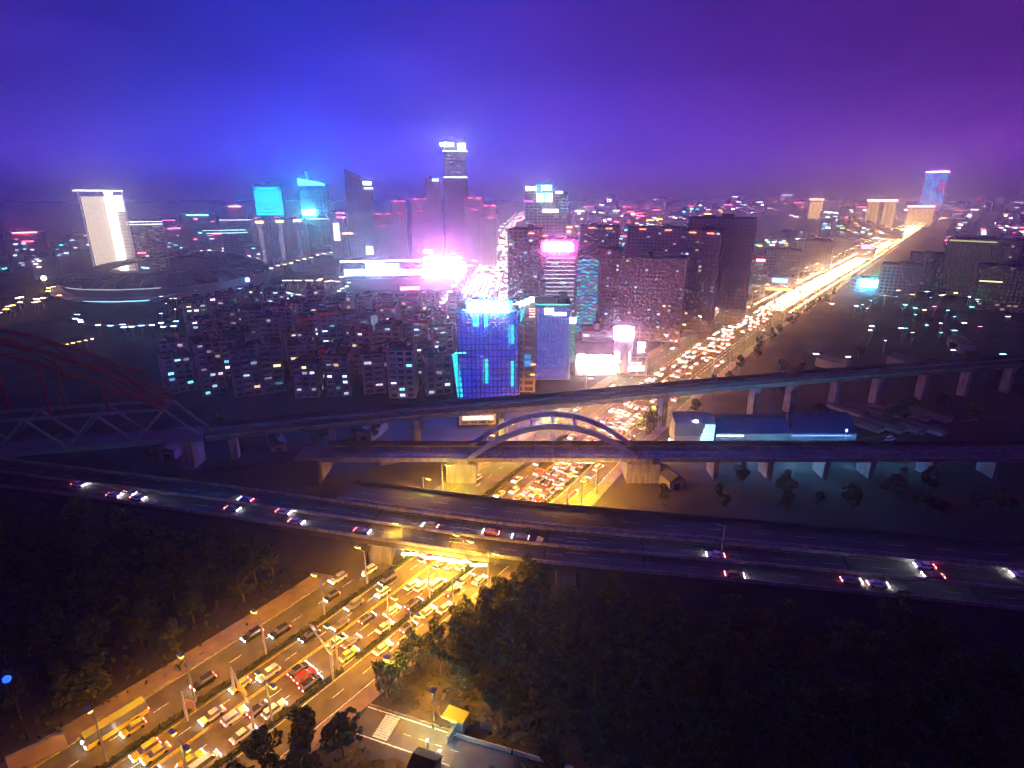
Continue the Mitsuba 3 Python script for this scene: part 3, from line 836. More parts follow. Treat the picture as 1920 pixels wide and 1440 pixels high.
for k in range(5):
    b.panel('roof_sign', 960 + k * 8, 969 + k * 8, 568 - k * 3, 578 - k * 3, (.6, .98, 1), 4.5, 2, out=1.5, th=.8)
for k in range(6):
    b.panel('light_band', 962, 984 - k, 580 + k * 4, 582.6 + k * 4, (.03, .6, 1), .6)
for k in range(4):
    b.panel('light_band', 992, 1003, 577 + k * 5, 579 + k * 5, (1, .4, .3), 1.2)
for v0, v1 in ((664, 672), (675, 686)):
    b.panel('glow_panel', 984, 996, v0, v1, (0, .25, .7), .5)
for u, v in ((996, 681), (995, 700)):
    b.panel('roof_light', u, u + 9, v, v + 3, (1, .45, .05), 1.0)

# 14 blue-grey slab
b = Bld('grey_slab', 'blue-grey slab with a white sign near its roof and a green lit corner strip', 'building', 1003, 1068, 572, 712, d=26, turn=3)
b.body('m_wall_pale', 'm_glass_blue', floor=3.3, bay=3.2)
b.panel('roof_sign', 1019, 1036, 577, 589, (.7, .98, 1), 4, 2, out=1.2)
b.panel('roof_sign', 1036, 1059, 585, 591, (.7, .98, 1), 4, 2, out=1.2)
b.panel('glow_panel', 1005, 1066, 576, 710, (.03, .09, .9), .30, 0, out=.7, th=.2)  # sheet over the whole face glows in place of blue light on it
b.panel('roof_light', 1004, 1064, 569.5, 571.5, (.05, .6, 1), .8)
b.mullions(1005, 1066, 576, 710, 9, 13, out=.95, wd=.6, mat='m_wall_grey')
b.panel('roof_sign', 1066, 1078, 594, 605, (.95, 1, .95), 3, 1, out=1.0)
for k in range(12):
    b.panel('lit_window', 1067, 1077, 608 + k * 6, 612.5 + k * 6, (.1, .45, .35), .25, out=.8)
b.lit(12, [COOL, CYAN], 141, k=(.08, .4))

# 15 pink mall
b = Bld('shopping_mall', 'glaring pink lit shopping mall with a white curved sign tower', 'building', 1070, 1204, 668, 704, d=34, turn=10)
b.body('m_wall_rose', floor=4.5, bay=5)
for u0, u1, v0, v1, c, k in ((1072, 1084, 662, 690, (.9, 1, 1), 5), (1086, 1136, 663, 676, (1, .5, .75), 3.0), (1074, 1146, 684, 699, (1, .85, .8), 3.0), (1142, 1172, 658, 676, (1, .6, .8), 4.5), (1150, 1200, 686, 694, (1, .8, .75), 2.0), (1184, 1198, 640, 660, (1, .8, 1), 3)):
    b.panel('shop_sign', u0, u1, v0, v1, c, k * 2, .8, out=1.5)
for k in range(14):
    b.panel('lit_window', 1092 + k * 7.5, 1097 + k * 7.5, 678, 682, (1, .6, .65), 1.2)
w = b.w
xa, xb = b.X(1142), b.X(1178)
tow = trimesh.creation.cylinder((xb - xa) / 2, b.Z(632) - 2, sections=20)
tow.apply_translation([(xa + xb) / 2, -b.d / 2 + 3, (b.Z(632) + 2) / 2])
b.add('sign_tower', tow, 'm_wall_pale')
sg = trimesh.creation.cylinder((xb - xa) / 2 + .4, b.Z(616) - b.Z(637), sections=20)
sg.apply_translation([(xa + xb) / 2, -b.d / 2 + 3, (b.Z(616) + b.Z(637)) / 2])
b.add('curved_sign', sg, 'm_lens', em((1, .55, .95), 20, 3))
b = Bld('office_block', 'mauve five storey block behind the pink shopping mall', 'building', 1092, 1150, 624, 668, d=20)
b.body('m_wall_rose', floor=3.4, bay=4)
b.lit(14, MIXW, 151, k=(.1, .5))

# 16 far end of the boulevard
b = Bld('blue_red_tower', 'far round tower shining blue and red at the end of the boulevard', 'tower', 1742, 1775, 322, 418, d=60)
R = b.w / 2
b.add('wall', trimesh.creation.cylinder(R, b.h, sections=24).apply_translation([0, 0, b.h / 2]), 'm_wall_grey')
for i in range(9):
    for j in range(5):
        a0, a1 = math.pi * (1.02 + .96 * j / 5), math.pi * (1.02 + .96 * (j + .96) / 5)
        z0, z1 = b.Z(396) + (b.Z(326) - b.Z(396)) * i / 9, b.Z(396) + (b.Z(326) - b.Z(396)) * (i + .95) / 9
        rr = R + 1.0
        v = [[rr * math.cos(a), rr * math.sin(a), z] for a in (a0, a1) for z in (z0, z1)] + [[(rr + .6) * math.cos(a), (rr + .6) * math.sin(a), z] for a in (a0, a1) for z in (z0, z1)]
        red = (i in (5, 6) and j >= 3) or (i in (0, 1) and j == 3) or (i == 3 and j == 0)
        b.add('screen_panel', trimesh.convex.convex_hull(np.array(v)), 'm_lens', em((.9, .04, .35) if red else ((.0, .35, 1), (.0, .1, .8), (.02, .5, 1))[(i + j) % 3], 1.0 if not red else .8, .2))
b.add('roof_rim', trimesh.creation.cylinder(R + 3, 6, sections=24).apply_translation([0, 0, b.h]), 'm_lens', em((.7, .25, 1), 22, 6))  # rim glow added to tint the far haze magenta
for i, (u0, u1, vt, vb, lab) in enumerate(((1632, 1678, 377, 432, 'golden lit twin block left of the far blue and red tower'), (1521, 1543, 375, 412, 'small golden lit far block with an orange top'), (1708, 1748, 388, 424, 'orange lit far block at the foot of the blue and red tower'))):
    b = Bld('golden_block', lab, 'building', u0, u1, vt, vb, d=50)
    b.body('m_wall_olive', floor=8, bay=12)
    n = (7, 4, 5)[i]
    for k in range(n):
        x0 = b.X(u0) + b.w * k / n
        if i == 0 and k == 3:
            continue
        b.add('glow_panel', box(x0 + 1, x0 + b.w / n - 1, -b.d / 2 - 2, -b.d / 2 - 1, b.h * .08, b.h * (.95 if i == 0 else .9)), 'm_lens', em((1, .55, .12), (.55, 1.6, .8)[i]))
    b.panel('roof_sign', u0 - 2, u1 + 1, vt - 3, vt + 1, (1, .6, .3) if i < 2 else (1, .45, .45), 4.0, .5, out=3)
b = Bld('red_sign_block', 'far dark block with a small red sign left of the boulevard', 'building', 1612, 1640, 466, 486)
b.body('m_wall_grey', floor=4, bay=5)
b.panel('roof_sign', 1616, 1635, 459, 466, (1, .12, .35), 4, 1)

# 17 dim group on the right
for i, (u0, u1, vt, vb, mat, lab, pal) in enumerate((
        (1796, 1905, 450, 560, 'm_wall_olive', 'olive glowing wide block with a yellow roof line at right', [WHITE, (.9, .9, .4)]), (1716, 1796, 478, 548, 'm_wall_grey', 'dim blue-grey block left of the olive block', [COOL, CYAN]),
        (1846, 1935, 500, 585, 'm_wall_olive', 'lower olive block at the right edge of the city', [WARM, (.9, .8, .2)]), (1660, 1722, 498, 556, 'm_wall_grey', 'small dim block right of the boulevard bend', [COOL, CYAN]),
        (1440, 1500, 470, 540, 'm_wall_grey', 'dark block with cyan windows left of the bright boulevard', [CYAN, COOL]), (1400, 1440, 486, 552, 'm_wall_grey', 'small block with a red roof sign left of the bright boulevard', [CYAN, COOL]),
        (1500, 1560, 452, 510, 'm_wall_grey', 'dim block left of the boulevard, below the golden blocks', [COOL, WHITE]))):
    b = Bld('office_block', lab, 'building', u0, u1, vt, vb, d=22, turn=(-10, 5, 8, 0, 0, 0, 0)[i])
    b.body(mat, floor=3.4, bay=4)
    b.lit(18, pal, 170 + i, each=False, k=(.06, .35))
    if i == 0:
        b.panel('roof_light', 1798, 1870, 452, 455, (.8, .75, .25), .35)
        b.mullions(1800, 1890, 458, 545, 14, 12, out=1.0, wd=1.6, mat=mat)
        b.panel('glow_panel', 1800, 1890, 458, 545, (.20, .24, .12), .08, out=.7)  # faint glow in place of light falling on the olive walls
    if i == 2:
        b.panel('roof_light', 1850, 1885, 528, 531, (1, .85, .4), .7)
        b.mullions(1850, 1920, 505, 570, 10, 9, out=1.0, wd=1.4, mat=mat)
        b.panel('glow_panel', 1850, 1920, 505, 570, (.28, .26, .10), .07, out=.7)  # own glow stands for the light on this front
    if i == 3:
        b.panel('glow_panel', 1662, 1720, 500, 552, (.0, .12, .5), .10, out=.7)  # glowing sheet gives the dim front its blue light
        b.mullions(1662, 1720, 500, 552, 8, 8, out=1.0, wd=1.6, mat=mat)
    if i == 5:
        b.panel('roof_sign', 1418, 1434, 485, 490, (1, .2, .3), 3, .5)
b = Bld('cyan_sign_block', 'low block with a glaring cyan sign right of the bright boulevard', 'building', 1600, 1658, 524, 546, d=25)
b.body('m_wall_grey', floor=4, bay=5)
b.panel('roof_sign', 1616, 1652, 524, 538, (.02, .30, 1), 140, 6, out=2)
b = Bld('arena_light_block', 'low block with a round blue sign left of the bright boulevard', 'building', 1440, 1486, 520, 545, d=20)
b.body('m_wall_grey', floor=4, bay=5)
b.panel('roof_sign', 1450, 1476, 522, 529, (.1, .35, 1), 3.5, 1, out=2)
b.panel('lit_front', 1432, 1486, 540, 545, (1, .6, .08), 1.5, 1)

# 18 stadium
SC = (at(330, 592) + at(330, 500)) / 2
SRX, SRY = 98.0, 125.0
key = thing('stadium', 'large dark oval stadium with a pale rim left of the city', 'stadium')


def ring(profile, n=64, a0=0, a1=2 * math.pi):
    v, f = [], []
    m = len(profile)
    for i in range(n + 1):
        a = a0 + (a1 - a0) * i / n
        for r_, z in profile:
            zz = z + (6.5 * abs(math.sin(a)) ** 2 if z > 12 else 0) * (1 if math.sin(a) > 0 else .15)
            v.append([r_ * SRX * math.cos(a), r_ * SRY * math.sin(a), zz])
    for i in range(n):
        for j in range(m - 1):
            f.append([i * m + j, (i + 1) * m + j, (i + 1) * m + j + 1, i * m + j + 1])
    return P((np.array(v), f), 50)


SM = T().translate([float(SC[0]), float(SC[1]), 0]).rotate([0, 0, 1], 12)
part(key, 'outer_wall', ring([(1.0, 0), (1.03, 8), (1.06, 14)]), 'm_wall_grey', SM)
ribs = []
for i in range(56):
    a = 2 * math.pi * i / 56
    lift = 6.5 * math.sin(a) ** 2 * (1 if math.sin(a) > 0 else .15)
    pts = [np.array([q * SRX * math.cos(a), q * SRY * math.sin(a), z + lift]) for q, z in ((1.06, 14.2), (1.0, 19.3), (.80, 24.4), (.62, 22.4))]
    ribs += [beam(p, q, .9, .8) for p, q in zip(pts[:-1], pts[1:])]
part(key, 'roof_rib', cat(ribs), 'm_wall_grey', SM, None, 'stuff')
part(key, 'roof', ring([(1.06, 14), (1.0, 19), (.80, 24), (.62, 22), (.62, 21), (.80, 22.5), (1.0, 17.5)]), 'm_roof', SM)
part(key, 'stand', ring([(.98, 14), (.62, 3), (.60, 1)]), 'm_wall_grey', SM)
part(key, 'pitch', prism([(SRX * .6 * math.cos(a), SRY * .6 * math.sin(a)) for a in np.linspace(0, 6.283, 40)], .02, .12), 'm_hedge', SM)
part(key, 'rim_light', ring([(1.063, 13.2), (1.075, 13.2), (1.075, 14.2), (1.063, 14.2)], 30, math.radians(232), math.radians(286)), 'm_lens', SM, em((.6, .65, .75), .30))
part(key, 'gangway', ring([(1.12, 5.2), (1.14, 5.2), (1.14, 6.4), (1.02, 6.4)], 60, math.radians(190), math.radians(330)), 'm_wall_pale', SM)
for u in (290, 300, 322, 341, 360):
    p = at(u, 534 + (u % 3), 14)
    part(key, 'gate_light', box(-3.5, 3.5, -.6, .6, -.8, .8), 'm_lens', T().translate([float(p[0]), float(p[1]), 12.5]), em((1, .55, .06), .9, .4))
part(key, 'entrance_light', ring([(1.075, 3.0), (1.085, 3.0), (1.085, 4.6), (1.075, 4.6)], 14, math.radians(246), math.radians(280)), 'm_lens', SM, em((.25, .8, .95), .8, 2))

# 19 low city blocks in front
blk = 0
r = np.random.default_rng(18)
rows = [(742, 335, 850, 60), (706, 330, 850, 58), (676, 400, 850, 55), (650, 380, 850, 50), (628, 360, 860, 46), (610, 430, 870, 42)]
for ri, (vb, ua, ub, step) in enumerate(rows):
    bi = 0
    for u in np.arange(ua, ub, step):
        uu = u + r.uniform(-8, 8)
        wpx = step * r.uniform(.6, .8)
        if uu + wpx / 2 > 850 and vb > 620:
            continue
        near_red = 520 < uu < 800 and 640 <= vb <= 710
        hgt = r.uniform(15, 30)
        b = Bld('apartment_block', f'dark low apartment block, {ORD[bi]} from left in the {ORD[ri]} row behind the viaduct', 'building', uu - wpx / 2, uu + wpx / 2, vb - 40, vb + r.uniform(-6, 6), d=13, turn=r.uniform(-14, 10), group='low apartment blocks behind the viaduct')
        b.h = hgt
        b.body(('m_wall_grey', 'm_wall_rose', 'm_wall_pale')[int(r.integers(3))], floor=3.0, bay=3.6, band=1.4, pier=1.4)
        b.lit(int(r.integers(6, 13)), MIXW, 200 + blk, 'FFRL', k=(.08, 1.1), fx=.75, fz=.45)
        bw, fh = b.w / b.nb, b.h / b.fl
        b.add('balcony', cat([box(-b.w / 2 + (i + .12) * bw, -b.w / 2 + (i + .88) * bw, -b.d / 2 - 1.5, -b.d / 2 - .3, (q + .12) * fh, (q + .42) * fh) for i in range(int(r.integers(0, 2)), b.nb, 3) for q in range(1, b.fl)] or [box(0, 1, -b.d / 2 - 1, -b.d / 2, 3, 4)]), 'm_wall_pale', None, 'stuff')
        b.add('air_unit', cat([box(x0, x0 + .9, -b.d / 2 - .85, -b.d / 2 - .35, z0, z0 + .7) for x0, z0 in zip(r.uniform(-.46, .42, 14) * b.w, r.integers(1, b.fl, 14) * fh + .2)]), 'm_lamp_grey', None, 'stuff')
        a_ = r.uniform(-.3, .3)
        b.add('water_tank', trimesh.creation.cylinder(1.3, 2.2, sections=10).apply_translation([b.w * a_, 1, b.h + 1.3]), 'm_lamp_grey')
        if near_red and r.uniform() < .55:
            b.add('glow_trim', cat([box(-b.w / 2 - .6, b.w / 2 + .6, -b.d / 2 - .9, -b.d / 2 - .5, b.h - .5, b.h + .6)]), 'm_red_steel', em((.75, .03, .10), .07, .2))  # trim glows red itself, standing in for red light on the roof edge
        blk += 1
        bi += 1
# pale lit stair towers and small yellow-lit spots in the quarter
b = Bld('pale_tower', 'narrow pale lit stair tower rising from the low quarter', 'tower', 694, 709, 589, 640, d=8)
b.body('m_wall_pale', floor=3, bay=3)
b.panel('glow_panel', 695, 708, 591, 618, (.45, .55, .85), .16)

# left background blocks, right background blocks, horizon blocks
hz = 0
r = np.random.default_rng(55)


def far_block(u, vt, vb, wpx, mat, cols, n, top=None, k=(.25, 2.0)):
    global hz
    row = 'the far left' if u < 500 else 'the right horizon' if vb <= 429 else 'the far right' if u > 1784 and vb > 425 else 'the middle, beside the crowded street' if u < 1030 else 'the quarter behind the apartment slabs' if vb > 429 and u < 1420 else 'the land left of the boulevard end' if vb > 429 else 'the right horizon'
    tc = '' if top is None else {(1, .08, .18): ' with a red roof light', (1, .4, .05): ' with an orange roof light', (1, .95, 1): ' with a white roof light'}.get(tuple(top), ' with a long bright roof sign')
    lab = f'hazy distant lit block{tc or " without a roof light"} in {row}'
    b = Bld('distant_building', lab, 'building', u - wpx / 2, u + wpx / 2, vt, vb, group=lab.replace('hazy distant lit block', 'blocks'))
    w, d, h = b.w, b.d, b.h
    b.add('wall', cat([box(-w / 2, w / 2, -d / 2, d / 2, 0, h), box(-w / 5, w / 5, -d / 4, d / 4, h, h + 5)] + [box(-w / 2 - .6, w / 2 + .6, -d / 2 - .6, d / 2 + .6, z, z + 1.2) for z in np.arange(h * .1, h, max(6, h / 9))]), mat)
    rr = np.random.default_rng(900 + hz)
    for j in range(n):
        s = b.scale
        x, z = rr.uniform(-.42, .42) * w, h * rr.uniform(.15, .98)
        c = np.array(cols[rr.integers(len(cols))]) * math.exp(rr.uniform(math.log(k[0]), math.log(k[1])))
        b.add('lit_window', box(x - s * rr.uniform(1.5, 4.5), x + s * rr.uniform(1.5, 4.5), -d / 2 - 1.6, -d / 2 - .7, z - s, z + s), 'm_glass', em(c * 4.5))
    if top:
        b.add('roof_light', box(-w * .3, w * .3, -d / 2 - 2, -d / 2 - .8, h - b.scale * 1.2, h + b.scale * 1.2), 'm_glass', em(np.array(top) * 4))
    hz += 1


RED, ORG, CYN, WHT, GRN, BLU = (1, .08, .18), (1, .4, .05), (.1, .8, 1), (1, .95, 1), (.3, .8, .2), (.1, .3, 1)
for u in np.arange(-10, 500, 30):                   # far left
    vb = r.uniform(455, 525)
    if 120 < u < 260:
        vb = 470
    far_block(u + r.uniform(-8, 8), vb - r.uniform(25, 55), vb, r.uniform(22, 40), 'm_wall_grey', [WHT, COOL, ROSE, CYN], 5, top=RED if r.uniform() < .25 else None, k=(.08, .6))
far_block(46, 436, 470, 60, 'm_wall_grey', [RED], 1, top=(3.5, .25, .45))
far_block(440, 387, 470, 34, 'm_wall_grey', [RED, CYN], 3, top=(2.0, .2, .4))
far_block(370, 403, 470, 60, 'm_wall_grey', [CYN, RED], 4, top=(.15, .9, 1.2))
for u in np.arange(1068, 1420, 17):                 # behind the slabs
    vb = r.uniform(430, 490)
    far_block(u + r.uniform(-5, 5), vb - r.uniform(20, 50), vb, r.uniform(18, 30), ('m_wall_rose', 'm_wall_grey')[int(r.integers(2))], [RED, ORG, CYN, WHT, WARM, COOL], 6, top=(RED, ORG, None)[int(r.integers(3))], k=(.2, 1.6))
for u in np.arange(1090, 1930, 17):                 # the horizon on the right
    vb = r.uniform(394, 425)
    far_block(u + r.uniform(-6, 6), vb - r.uniform(14, 34), vb, r.uniform(14, 30), 'm_wall_grey', [RED, ORG, CYN, WHT, WARM, WHT, COOL], 3, top=(RED, WHT, None, None)[int(r.integers(4))], k=(.3, 2.2))
for u in np.arange(1420, 1700, 26):                 # between horizon and boulevard
    vb = r.uniform(430, 500)
    if u > 1560:
        vb = min(vb, 455)
    far_block(u, vb - r.uniform(16, 34), vb, r.uniform(16, 30), 'm_wall_grey', [GRN, CYN, ORG, WHT, COOL], 4, k=(.2, 1.2))
for u in np.arange(1785, 1930, 24):
    vb = r.uniform(425, 470)
    far_block(u, vb - r.uniform(16, 34), vb, r.uniform(16, 30), 'm_wall_grey', [WARM, WHT, RED, COOL], 4, k=(.2, 1.4))
for u in np.arange(885, 990, 15):                   # beside the crowded street
    vb = r.uniform(455, 500)
    far_block(u + (30 if u > 930 else -4), vb - r.uniform(25, 60), vb, 16, 'm_wall_pale', [WHT, ROSE, COOL], 6, top=RED if r.uniform() < .3 else None, k=(.1, .8))

# 20 yard with blue roofs right of the arch bridge
for i, (u0, u1, va, vb, hgt, lab) in enumerate(((1340, 1480, 800, 838, 6, 'long blue roofed shed behind the glowing stepped wall'), (1480, 1602, 798, 840, 6.5, 'wide blue roofed shed, right of the two sheds in the yard'))):
    key = thing('blue_shed', lab, 'shed')
    p0, p1 = at(u0, vb), at(u1, vb)
    q0, q1 = at(u0 - 8, va), at(u1 - 20, va)
    part(key, 'wall', prism([p0, p1, q1, q0], 0, hgt), 'm_wall_grey')
    c = lambda p, z: [p[0], p[1], z]
    mid0, mid1 = (p0 + q0) / 2, (p1 + q1) / 2
    part(key, 'roof', trimesh.Trimesh([c(p0, hgt + .1), c(p1, hgt + .1), c(mid1, hgt + 2.6), c(mid0, hgt + 2.6), c(q0, hgt + .1), c(q1, hgt + .1)], [[0, 1, 2], [0, 2, 3], [3, 2, 5], [3, 5, 4]], process=False), 'm_blue_roof')
    part(key, 'eave_light', beam([*(p0 + [0, -.6]), hgt - .6], [*(p0 + (p1 - p0) * (.36 if i == 0 else .9) + [0, -.6]), hgt - .6], .4), 'm_lens', None, em((.6, .95, 1) if i == 0 else (.12, .35, 1), 3.0 if i == 0 else .8, 1.2))
key = thing('stepped_wall_building', 'small building with a stepped white glowing wall beside the arch bridge', 'building')
p0, p1 = at(1262, 838), at(1336, 838)
wv = p1 - p0
part(key, 'wall', prism([p0, p1, p1 + [2, 14], p0 + [2, 14]], 0, 5), 'm_wall_pale')
for k in range(5):
    a = p0 + wv * (.62 + .03 * k)
    part(key, 'glow_wall', box(a[0], p1[0] - .2, p0[1] - .9, p0[1] - .4, 1 + k * 1.9, 2.7 + k * 1.9), 'm_white', None, em((.3, .72, 1), .75, .6))  # steps glow by themselves instead of being lit by a lamp
part(key, 'roof', prism([p0 + [0, .2], p1 + [0, .2], p1 + [2, 14], p0 + [2, 14]], 5, 10.6), 'm_wall_grey')


def lamp(name, label, pos, h, col, k, wt, size=.6, group=None, mat='m_lamp_grey', down=False):
    key = thing(name, label, 'lamp', group)
    part(key, 'pole', trimesh.creation.cylinder(.16, h, sections=8).apply_translation([pos[0], pos[1], h / 2]), mat)
    if down:     # a shaded lamp: the light falls on the ground only
        part(key, 'shade', trimesh.creation.cone(size * 2, size * 1.2, sections=14).apply_translation([pos[0], pos[1], h]), mat)
        part(key, 'lens', trimesh.Trimesh([[pos[0] + size * x, pos[1] + size * y, h - .03] for x, y in ((-1, -1), (1, -1), (1, 1), (-1, 1))], [[0, 2, 1], [0, 3, 2]], process=False), 'm_lens', None, em(col, k, wt))
        return key
    part(key, 'lens', trimesh.creation.icosphere(1, size).apply_translation([pos[0], pos[1], h + size * .7]), 'm_lens', None, em(col, k, wt))
    return key


lamp('yard_lamp', 'bright white yard lamp on a pole right of the arch bridge', at(1300, 834), 10, (.7, .9, 1), 120, 1, .8)
lamp('yard_lamp', 'small white yard lamp low beside the arch bridge end', at(1254, 838), 3, (.7, .95, 1), 10, .6, .6)
lamp('blue_lamp', 'lone deep blue lamp on a pole in the dark wood at far left', at(13, 1274, 15), 14.6, (.004, .035, 1), 3, 6, .7, None, 'm_black')
lamp('plaza_lamp', 'bright cyan lamp in the dark plaza right of the stadium', at(468, 552), 14, (.08, .6, 1), 30, .8, 2.2)
lamp('plaza_lamp', 'bright blue lamp at the foot of the pale gold tower', at(181, 520), 10, (.05, .4, 1), 50, .6, 2.2)
lamp('plaza_lamp', 'bright orange lamp among the lights at far left', at(88, 545), 12, (1, .6, .15), 60, .8, 2.6)
lamp('yard_lamp', 'blue floodlight at the end of the blue sheds', at(1580, 846), 9, (.05, .35, 1), 120, 1, .4)
lamp('yard_lamp', 'glaring white floodlight far right of the boulevard end', at(1864, 432), 20, (.8, .75, 1), 20, .5, 3)
lamp('yard_lamp', 'white lamp by the small block left of the bright boulevard', at(1516, 505), 16, (.85, .95, 1), 30, 1, 2.8)
for i, (u, v) in enumerate(((1400, 880), (1505, 882), (1595, 880), (1455, 868), (1690, 872))):
    p = at(u, v)
    lamp('yard_lamp', f'pale blue work lamp under the low railway viaduct, {ORD[i]} of the row', p + [0, 5], 5.5, (.12, .55, 1), 1300 if i < 4 else 400, 8, .45)

# ------------------------------------------------------------------ street lamps
lens = P(trimesh.creation.box([1.5, .7, .14]))
emitter_plate = P(([[-.74, -.34, -.085], [.74, -.34, -.085], [.74, .34, -.085], [-.74, .34, -.085]], [[0, 2, 1], [0, 3, 2]]))
cap = P(box(-.80, .80, -.40, .40, .08, .20))
pole = {}


def street_lamp(s, f, side, label, group=None, k=150, wt=1.0, h=11.0, off=0.0, col=(1, .50, .10), big=1.0, parts=True):
    key = thing('street_lamp', label, 'street lamp', group)
    c = rp(s, rt(s, f) + off)
    ang = -math.degrees(AZ)
    M = T().translate([float(c[0]), float(c[1]), 0]).rotate([0, 0, 1], ang)
    if (side, h, big) not in pole:
        pts = [box(-.17, .17, -.17, .17, 0, h * .7), box(-.12, .12, -.12, .12, h * .7, h + .3)]
        for sd in ((-1, 1) if side == 0 else (side,)):
            pts.append(beam([0, 0, h - .1], [sd * 2.2, 0, h + .45], .12))
        pole[side, h, big] = P(cat(pts))
    part(key, 'pole', pole[side, h, big], 'm_lamp_grey', M)
    for sd in ((-1, 1) if side == 0 else (side,)):
        L = M @ T().translate([sd * 2.6, 0, h + .35]).scale([big, big, big])
        part(key, 'bowl', lens, 'm_lens', L, em(col, 40))
        part(key, 'lens', emitter_plate, 'm_lens', L, em(col, k, wt * 5))
        if True:
            part(key, 'cap', cap, 'm_lamp_grey', L)


YEL = (1, .52, .10)
NEAR = (1, .40, .014)
for i, s in enumerate((94, 80, 66, 50, 34, 18)):
    street_lamp(s, .31, -1, f'street lamp over the left service road, {ORD[i]} from the overpass', k=850, wt=2, off=-.3, col=NEAR)
for i, s in enumerate((100, 86, 72, 57, 41, 25)):
    street_lamp(s, .782, 0, f'twin street lamp on the right hedge strip, {ORD[i]} from the overpass', k=330, wt=1.5, col=NEAR)
for i, s in enumerate((98, 84, 70)):
    street_lamp(s, 1, 1, f'street lamp on the right pavement against the trees, {ORD[i]} from the overpass', k=1200, wt=3.0, off=2.0, h=12.5, col=NEAR)
for i, (s, s2) in enumerate(((119, 140), (130, 150), (160, 162), (174, 197), (203, 212), (220, 228))):
    street_lamp(s, 0.0, 1, f'street lamp on the left pavement beyond the overpass, {ORD[i]} from it', k=6500, wt=2.5, off=-1.5, col=NEAR)
    street_lamp(s2, 1.0, -1, f'street lamp on the right pavement beyond the overpass, {ORD[i]} from it', k=5500, wt=2.5, off=1.5, col=NEAR)
for i, f in enumerate((.12, .36, .50, .63, .86)):   # lamps hung under the deck edge
    key = thing('underpass_lamp', f'bright yellow lamp under the edge of the overpass, {ORD[i]} from left', 'lamp')
    c = rpf(107 - 10 * (f - .5), f)
    x = c[0]
    y = hs(x) - .9
    part(key, 'lens', box(x - 2.2, x + 2.2, y - .3, y + .3, ZD - 2.4, ZD - 1.9), 'm_lens', None, em((1, .52, .07), 110, 10))
    part(key, 'bracket', box(x - .15, x + .15, y - .1, y + 1.2, ZD - 1.95, ZD - 1.7), 'm_lamp_grey')
n = 0
for s in list(np.arange(245, 620, 38)) + list(np.arange(640, 1500, 62)) + list(np.arange(1500, 3000, 110)):
    for f, sd in ((0.02, 1), (.98, -1)) if s < 620 else ((-.04, 1), (.33, 1), (.76, -1), (1.05, -1)):  # far stretch: inner two rows added to widen the bright ribbon of road
        street_lamp(s, f, sd, 'street lamp in the long row beside the boulevard beyond the viaduct', 'far street lamps along the boulevard', k=3600 if s < 300 else 4200 if s < 620 else 2400 if s < 1500 else 400, wt=1.6 if s < 300 else 1.4 if s < 620 else .6 if s < 1500 else .25,
                    big=1.3 if s < 620 else 2.0 if s < 1500 else 4.0, parts=False, h=12.0, col=(1, .44, .06) if s < 620 else (1, .46, .10))


def lone_lamp(u, v, col, k, big, wt, label, group):
    base = 'plaza_lamp' if 'plaza' in label else 'path_lamp' if 'dark land' in label else 'street_lamp'
    key = thing(base, label, 'street lamp' if base == 'street_lamp' else 'lamp', group)
    p = at(u, v, 10)
    part(key, 'pole', box(-.2, .2, -.2, .2, 0, 10), 'm_dark', T().translate([float(p[0]), float(p[1]), 0]))
    part(key, 'lens', lens, 'm_lens', T().translate([float(p[0]), float(p[1]), 10.2]).scale([big, big, big]), em(col, k, wt))


for i in range(10):
    lone_lamp(307 + i * 7.6, 499 - i * 1.6 + (i % 2) * 1.5, YEL, 6, 3.2, 0, 'yellow street lamp on the road behind the stadium', 'yellow lamps behind the stadium')
for i in range(14):
    lone_lamp(484 + i * 12.4, 508 - i * 3.3 + (i % 3), (1, .62, .3), 8, 3.0, 0, 'orange street lamp on the road below the four apartment towers', 'orange lamps below the apartment towers')
r = np.random.default_rng(5)
for i in range(14):
    lone_lamp(530 + i * 9.0 + r.uniform(-5, 5), 526 - (i > 7) * r.uniform(-3, 8), (1, .60, .25), 9, 2.6, .1, 'orange street lamp on the road left of the white billboards', 'orange lamps left of the billboards')
for i in range(26):
    lone_lamp(r.uniform(0, 180), 0, YEL, 1, 1, 0, '', '') if False else None
    u = r.uniform(-5, 185)
    lone_lamp(u, 582 - u * .29 + r.uniform(-22, 6), [(1, .52, .12), (1, .7, .5), (1, .5, .1)][i % 3], 9, 2.6, .1, 'orange street lamp among the road lights at far left', 'orange lamps at far left')
for i, (u, v) in enumerate(((145, 590), (150, 600), (141, 598), (152, 604), (184, 610), (207, 611), (230, 609), (232, 614), (247, 613), (265, 611), (285, 610), (302, 606), (330, 603), (306, 613), (325, 612), (380, 598), (402, 604), (411, 596), (465, 585), (437, 590),
                           (482, 566), (488, 578), (505, 571), (475, 575), (545, 551), (550, 555), (540, 549), (540, 560), (636, 546), (642, 541), (650, 537), (655, 530), (462, 602), (420, 600), (560, 553))):
    lone_lamp(u, v, (.45, .85, 1), 8, 2.2, .1, 'pale cyan plaza lamp in the ring around the stadium', 'pale cyan lamps around the stadium')
for i in range(9):
    lone_lamp(1684 + i * 27, 545 + (i % 2) * 6 + i * 1.2, [(1, .6, .2), (1, .55, .1), (.4, .9, 1)][i % 3], 8, 2.2, .3, 'street lamp in the row in front of the olive blocks', 'lamps in front of the olive blocks')
